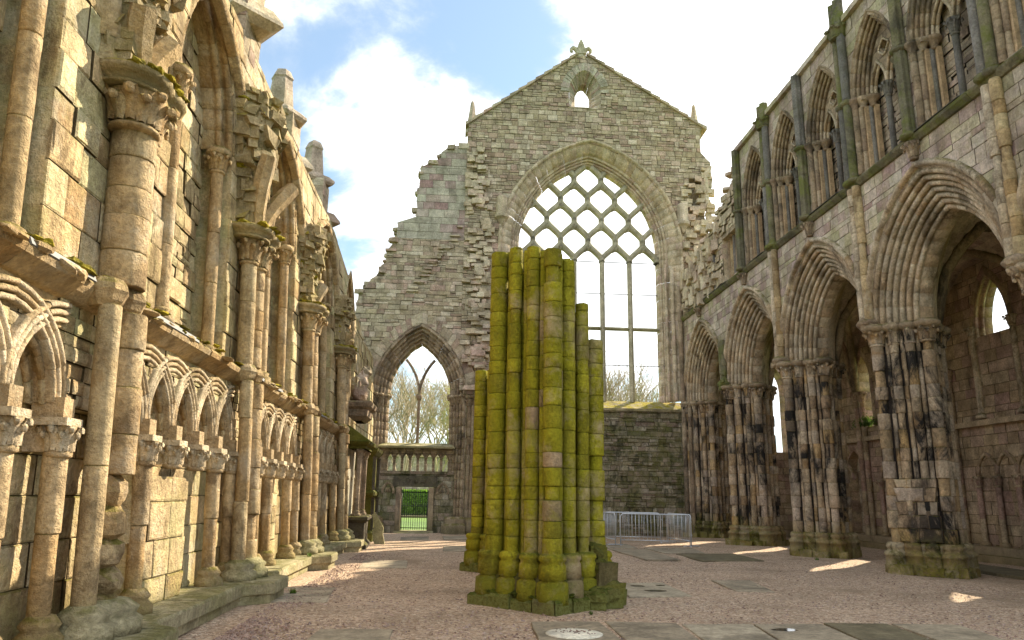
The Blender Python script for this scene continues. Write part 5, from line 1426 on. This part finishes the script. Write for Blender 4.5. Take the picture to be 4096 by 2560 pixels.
# ------------------------------------------------------------------ gate, lawn edge, hedge, railings, trees
G = thing('iron_gate', 'closed black iron bar gate in the low doorway', 'gate', (-1.8, YE + .7, .1))
mb = MB()
for x in (-2.38, -1.22): tube(mb, [(x, YE + .7, .1), (x, YE + .7, 1.82)], .02, 5)
for z in (.2, 1.72): tube(mb, [(-2.38, YE + .7, z), (-1.22, YE + .7, z)], .018, 5)
mb.build('frame', M_IRON, G)
for k in range(12):
    x = -2.38 + 1.16 * (k + .5) / 12
    mb = MB(); tube(mb, [(x, YE + .7, .12), (x, YE + .7, 1.8), (x, YE + .7, 1.9)], [.011, .011, .003], 5); mb.build('bar', M_IRON, G)
H = thing('hedge', 'clipped green hedge seen through the barred doorway', 'hedge', (-3, 62, 0))
mb = MB()
for i in range(16000):
    x = U(-14, 8); z = U(0, 2.0); y = 61 + abs(rnd_.gauss(0, .18)); s = U(.06, .12); a = U(0, PI); b = U(-.6, .6)
    dx, dz = math.cos(a) * s, math.sin(a) * s
    mb.add([(x - dx, y - b * s, z - dz), (x - dz * .5, y + .02, z + dx * .5), (x + dx, y + b * s, z + dz), (x + dz * .5, y - .02, z - dx * .5)], [(0, 1, 2, 3)])
mb.build('foliage', M_HEDGE, H)
mb = MB(); box(mb, -14, 8, 61.2, 62.2, 0, 1.95); mb.build('core', M_HEDGE, H)
R_ = thing('railing', 'low dark iron railing in front of the green hedge', 'railing', (-3, 58, 0))
for z in (.2, .8):
    mb = MB(); tube(mb, [(-8, 58, z), (3, 58, z)], .02, 4); mb.build('rail', M_IRON, R_)
b0 = None
for k in range(74):
    x = -8 + .15 * k
    if b0 is None:
        mb = MB(); tube(mb, [(0, 58, 0), (0, 58, .92), (0, 58, 1.02)], [.014, .014, .003], 4); b0 = mb.build('railing_bar', M_IRON, R_, org=(-3, 58, 0)); b0.location = (x + 3, 0, 0)
    else: dup(b0, R_, (x + 3, 0, 0))
mb = MB(); box(mb, -14, 8, 57.7, 60.9, -.1, .06); o = mb.build('flower_bed', plain('bed_soil', (.09, .08, .03), .9), None, org=(-3, 59, 0)); tag(o, None, None, kind='structure')
def tree_mesh(seed, h, leaves):
    rr = random.Random(seed); mb = MB(); lf = MB()
    def br(p, d, l, r, dep):
        n = 3 if dep < 2 else 2; pts = [p]; q = p; dd = d
        for i in range(n):
            dd = (dd + Vector((rr.uniform(-.16, .16), rr.uniform(-.16, .16), rr.uniform(-.02, .12)))).normalized(); q = q + dd * l / n; pts.append(q)
        tube(mb, pts, [r * (1 - .42 * i / n) for i in range(n + 1)], 5 if dep < 2 else 3, None, False)
        if dep >= 6: 
            if leaves and rr.random() < leaves:
                for _ in range(3):
                    c = q + Vector((rr.uniform(-.2, .2), rr.uniform(-.2, .2), rr.uniform(-.2, .2))); s = .09
                    lf.add([c + Vector((-s, 0, -s * .4)), c + Vector((0, s * .4, s * .5)), c + Vector((s, 0, .2 * s)), c + Vector((0, -s * .4, -s * .5))], [(0, 1, 2, 3)])
            return
        for k in range(3 if dep < 5 else 2):
            f = rr.uniform(.45, 1.) if k else 1.
            at_ = pts[0] + (q - pts[0]) * f
            sp_ = .75 if dep else .55
            nd_ = (dd + Vector((rr.uniform(-sp_, sp_), rr.uniform(-sp_, sp_), rr.uniform(-.05, .4)))).normalized()
            br(at_, nd_, l * rr.uniform(.6, .82), r * (.66 if k else .74), dep + 1)
    br(Vector((0, 0, -.1)), Vector((rr.uniform(-.06, .06), 0, 1)), h * .28, h * .0092, 0)
    return mb, lf
protos = []
for sd_, lv in ((11, 0), (5, .22), (23, 0)):
    protos.append(tree_mesh(sd_, 18, lv))
TL = [(-10.5, 78, 0, 1.05), (-8.0, 72, 2, 1.0), (-6.0, 80, 0, 1.05), (-4.4, 70, 2, .95), (-2.6, 77, 1, 1.05), (-1.0, 69, 1, .95), (.8, 80, 2, 1.0), (2.8, 76, 1, .95), (15.6, 86, 0, 1.18), (18.4, 90, 2, 1.3), (21.0, 84, 0, 1.12), (23.6, 92, 2, 1.25), (12.5, 90, 1, 1.1), (17.0, 96, 2, 1.34), (19.8, 94, 0, 1.3), (22.2, 88, 1, 1.2), (-7, 88, 2, 1.05), (-3.4, 86, 0, 1.1), (-.2, 88, 2, 1.05)]
LB = ['bare tree at the far left of the aisle window', 'bare many-stemmed tree in the left light of the aisle window', 'taller bare tree behind the left light of the aisle window', 'bare tree close to the mullion of the aisle window', 'budding tree just right of the aisle window mullion', 'yellow-green budding tree in the right light of the aisle window', 'bare tree behind the right light of the aisle window', 'budding tree at the right jamb of the aisle window',
      'bare round-topped tree low in the great window beside the mossy pier', 'tallest bare tree low in the great window', 'small bare tree in the last light of the great window', 'bare tree at the right jamb of the great window', 'budding tree hidden mostly by the mossy pier beyond the great window',
      'far bare tree behind the round-topped one, low in the great window', 'bare tree between the two middle trunks low in the great window', 'budding tree low in the last light of the great window', 'far bare tree behind the left light of the aisle window', 'far tall bare tree behind the mullion of the aisle window', 'far bare tree behind the right light of the aisle window, above the budding one']
first = {}
for (x, y, k, s), lb in zip(TL, LB):
    root = thing('bare_tree', lb, 'tree', (x, y, -.05), 'leafless trees beyond the east wall')
    if k not in first:
        a = protos[k][0].build('branches', M_BARK if k != 1 else M_BARK2, root, org=(0, 0, 0)); a.location = (0, 0, 0)
        b = protos[k][1].build('spring_leaves', M_BUD, root, org=(0, 0, 0)) if protos[k][1].v else None
        first[k] = (a, b); root.scale = (s, s, s)
    else:
        for q in first[k]:
            if q: dup(q, root, (0, 0, 0))
        root.scale = (s, s, s); root.rotation_euler = (0, 0, U(0, 6))
BD = thing('stone_house', 'pinkish stone building glimpsed through the balustrade openings', 'house', (-4, 104, 0))
mb = MB(); wall(mb, lambda u, v, d: (u, 100 - d, v), lambda v: [(-14, 4)], 0, 6.6, (.4, .6), (.6, 1.2), [], prot=.03, thick=8); mb.build('wall', M_S, BD)
mb = MB(); mb.add([(-14.3, 99.7, 6.5), (4.3, 99.7, 6.5), (4.3, 108.3, 6.5), (-14.3, 108.3, 6.5), (-14.3, 104, 7.9), (4.3, 104, 7.9)], [(0, 1, 5, 4), (2, 3, 4, 5), (0, 4, 3), (1, 2, 5)]); mb.build('roof', M_MON, BD)

# ------------------------------------------------------------------ monuments at the far end of the sunlit wall
W1 = thing('wall_monument', 'dark wall monument with slender columns on a black pedestal under a mossy canopy', 'monument', (-3.2, 23.9, 0))
def moulded_box(mb, x0, x1, y0, y1, prof, rv=None):
    vs = []; fs = []
    for g, z in prof: vs += [(x0 - g, y0 - g, z), (x1 + g, y0 - g, z), (x1 + g, y1 + g, z), (x0 - g, y1 + g, z)]
    for i in range(len(prof) - 1):
        for k in range(4): fs.append((4 * i + k, 4 * i + (k + 1) % 4, 4 * i + 4 + (k + 1) % 4, 4 * i + 4 + k))
    m_ = 4 * (len(prof) - 1); fs.append((m_, m_ + 1, m_ + 2, m_ + 3)); mb.add(vs, fs, rv)
PED = [(.1, 0), (.1, .1), (.04, .16), (0, .2), (0, .74), (.03, .78), (.1, .84), (.1, .92), (.06, .95)]
mb = MB(); moulded_box(mb, -3.3, -2.75, 23.5, 23.95, PED); moulded_box(mb, -3.3, -2.85, 25.0, 25.4, PED); moulded_box(mb, -3.5, -3.0, 23.9, 25.1, [(0, 0), (0, .8)]); mb.build('pedestal', M_MON, W1)
for y in (23.72, 24.15, 25.2):
    mb = MB(); x = -3.05
    lathe(mb, x, y, [(.15, .93), (.15, 1.0), (.1, 1.05), (.12, 1.08), (.08, 1.12)], 12); drums(mb, x, y, 1.12, 2.75, .08, (.7, .9), 12, jit=.002); leafcap(mb, x, y, 2.75, 2.98, .08, .15, 5)
    mb.build('column', M_ED, W1)
mb = MB(); moulded_box(mb, -3.5, -2.85, 23.55, 25.35, [(0, 2.98), (.0, 3.05), (.1, 3.12), (.14, 3.2), (.1, 3.24)]);
mb.add([(-3.5, 23.45, 3.24), (-2.75, 23.45, 3.24), (-2.75, 25.45, 3.24), (-3.5, 25.45, 3.24), (-3.5, 23.6, 3.75), (-3.5, 25.3, 3.75)], [(0, 1, 4), (1, 2, 5, 4), (2, 3, 5)]); mb.build('canopy', M_MB, W1)
mb = MB(); moulded_box(mb, -3.7, -3.42, 23.2, 25.6, [(0, .9), (0, 3.0)]); mb.build('back_panel', M_EA, W1)
mb = MB(); moulded_box(mb, -3.6, -2.75, 23.4, 25.0, [(-.3, 3.85), (-.12, 4.0), (-.1, 4.2), (0, 4.28), (.04, 4.4), (0, 4.46)])
mb.build('bracket', M_ED, W1)
mb = MB()
for c, q in (((-3.2, 23.9, 4.75), (.5, .6, .7)), ((-3.15, 24.1, 5.15), (.42, .5, .7)), ((-3.05, 24.25, 5.5), (.34, .4, .42)), ((-3.2, 24.5, 4.8), (.45, .5, .75)), ((-3.3, 24.2, 4.9), (.5, 1.0, .9))):
    boulder(mb, c, q, None, ident, .22, 7, 9)
mb.build('eroded_carving', M_E, W1)
W2 = thing('tomb_monument', 'weathered tomb monument with panelled pilasters between the canopy monument and the barred doorway', 'monument', (-3.3, 28, 0))
mb = MB(); moulded_box(mb, -3.9, -2.95, 26.8, 28.6, [(.12, 0), (.12, .3), (.02, .4), (0, 1.5), (.06, 1.56), (.08, 1.66), (0, 1.74), (-.02, 2.9), (.04, 2.96), (.14, 3.08), (.16, 3.18), (.1, 3.22), (-.3, 3.4)]); mb.build('body', M_MB, W2)
for y in (27.0, 28.4):
    mb = MB(); moulded_box(mb, -3.0, -2.86, y - .14, y + .14, [(.03, .4), (.0, .5), (0, 1.45), (.04, 1.5)]); moulded_box(mb, -3.0, -2.88, y - .12, y + .12, [(.03, 1.75), (0, 1.85), (0, 2.8), (.04, 2.9)]); mb.build('pilaster', M_MON, W2)
mb = MB(); moulded_box(mb, -3.0, -2.95, 27.3, 28.1, [(0, .6), (-.05, .66), (-.05, 1.3), (0, 1.36)]); mb.build('panel', M_MON, W2)
mb = MB(); x0, y0 = -2.75, 25.75
pf = [(-.0, 0), (.34, 0), (.3, .3), (.33, .52), (.2, .8), (.1, 1.02), (-.02, .95), (.04, .6), (-.05, .35)]
vs = [(x0 + a + .1 - b * .12, y0 + .0 + b * .1, b) for a, b in pf] + [(x0 + a + .1 - b * .12, y0 + .16 + b * .1, b) for a, b in pf]; n = len(pf)
mb.add(vs, [tuple(range(n)), tuple(range(2 * n - 1, n - 1, -1))] + [(k, n + k, n + (k + 1) % n, (k + 1) % n) for k in range(n)])
o = mb.build('leaning_stone', M_BL, None, org=(x0, y0, 0)); tag(o, 'broken yellow-green gravestone fragment leaning upright beside the black pedestal', 'gravestone')
sp2 = MB()
for i in range(500):
    x, y, z = 15.5 + U(-.15, .12), 27.3 + rnd_.gauss(0, .35), 4.42 + abs(rnd_.gauss(0, .16)); s = U(.03, .07); a = U(0, 6.3)
    sp2.add([(x, y - s, z), (x - s * math.cos(a), y, z + s * math.sin(a)), (x, y + s, z + .01), (x + s * math.cos(a), y, z - s * math.sin(a))], [(0, 1, 2, 3)])
o = sp2.build('ledge_plant', M_WEED, None, org=(15.5, 27.3, 4.4)); tag(o, 'bushy green growth on a window ledge deep inside the right-hand aisle', 'plant')
# weeds at the plinth foot
for i, (x, y, s, lb) in enumerate(((-2.6, 12.95, .09, 'small green weed in the gravel at the foot of the bench plinth'), (-3.05, 16.6, .07, 'tiny weed growing on the bench plinth between shaft bases'), (1.95, 10.95, .05, 'tiny weed against the plinth of the mossy pier'), (10.1, 20.9, .08, 'weed at the base of the dark pier left of the nearest one'))):
    mb = MB()
    for k in range(26):
        a = U(0, 6.28); l = s * U(.5, 1.3); q = Vector((x + U(-.5, .5) * s, y + U(-.5, .5) * s, .3 if i == 1 else 0)); w_ = s * .12
        t1_ = q + Vector((math.cos(a) * l * .5, math.sin(a) * l * .5, l)); sd2 = Vector((-math.sin(a), math.cos(a), 0)) * w_
        mb.add([q - sd2 * .4, q + sd2 * .4, (q + t1_) / 2 + sd2, t1_, (q + t1_) / 2 - sd2], [(0, 1, 2, 3, 4)])
    o = mb.build('weed', M_WEED, None, org=(x, y, 0)); tag(o, lb, 'plant')
print('faces', sum(len(m.polygons) * m.users for m in bpy.data.meshes))
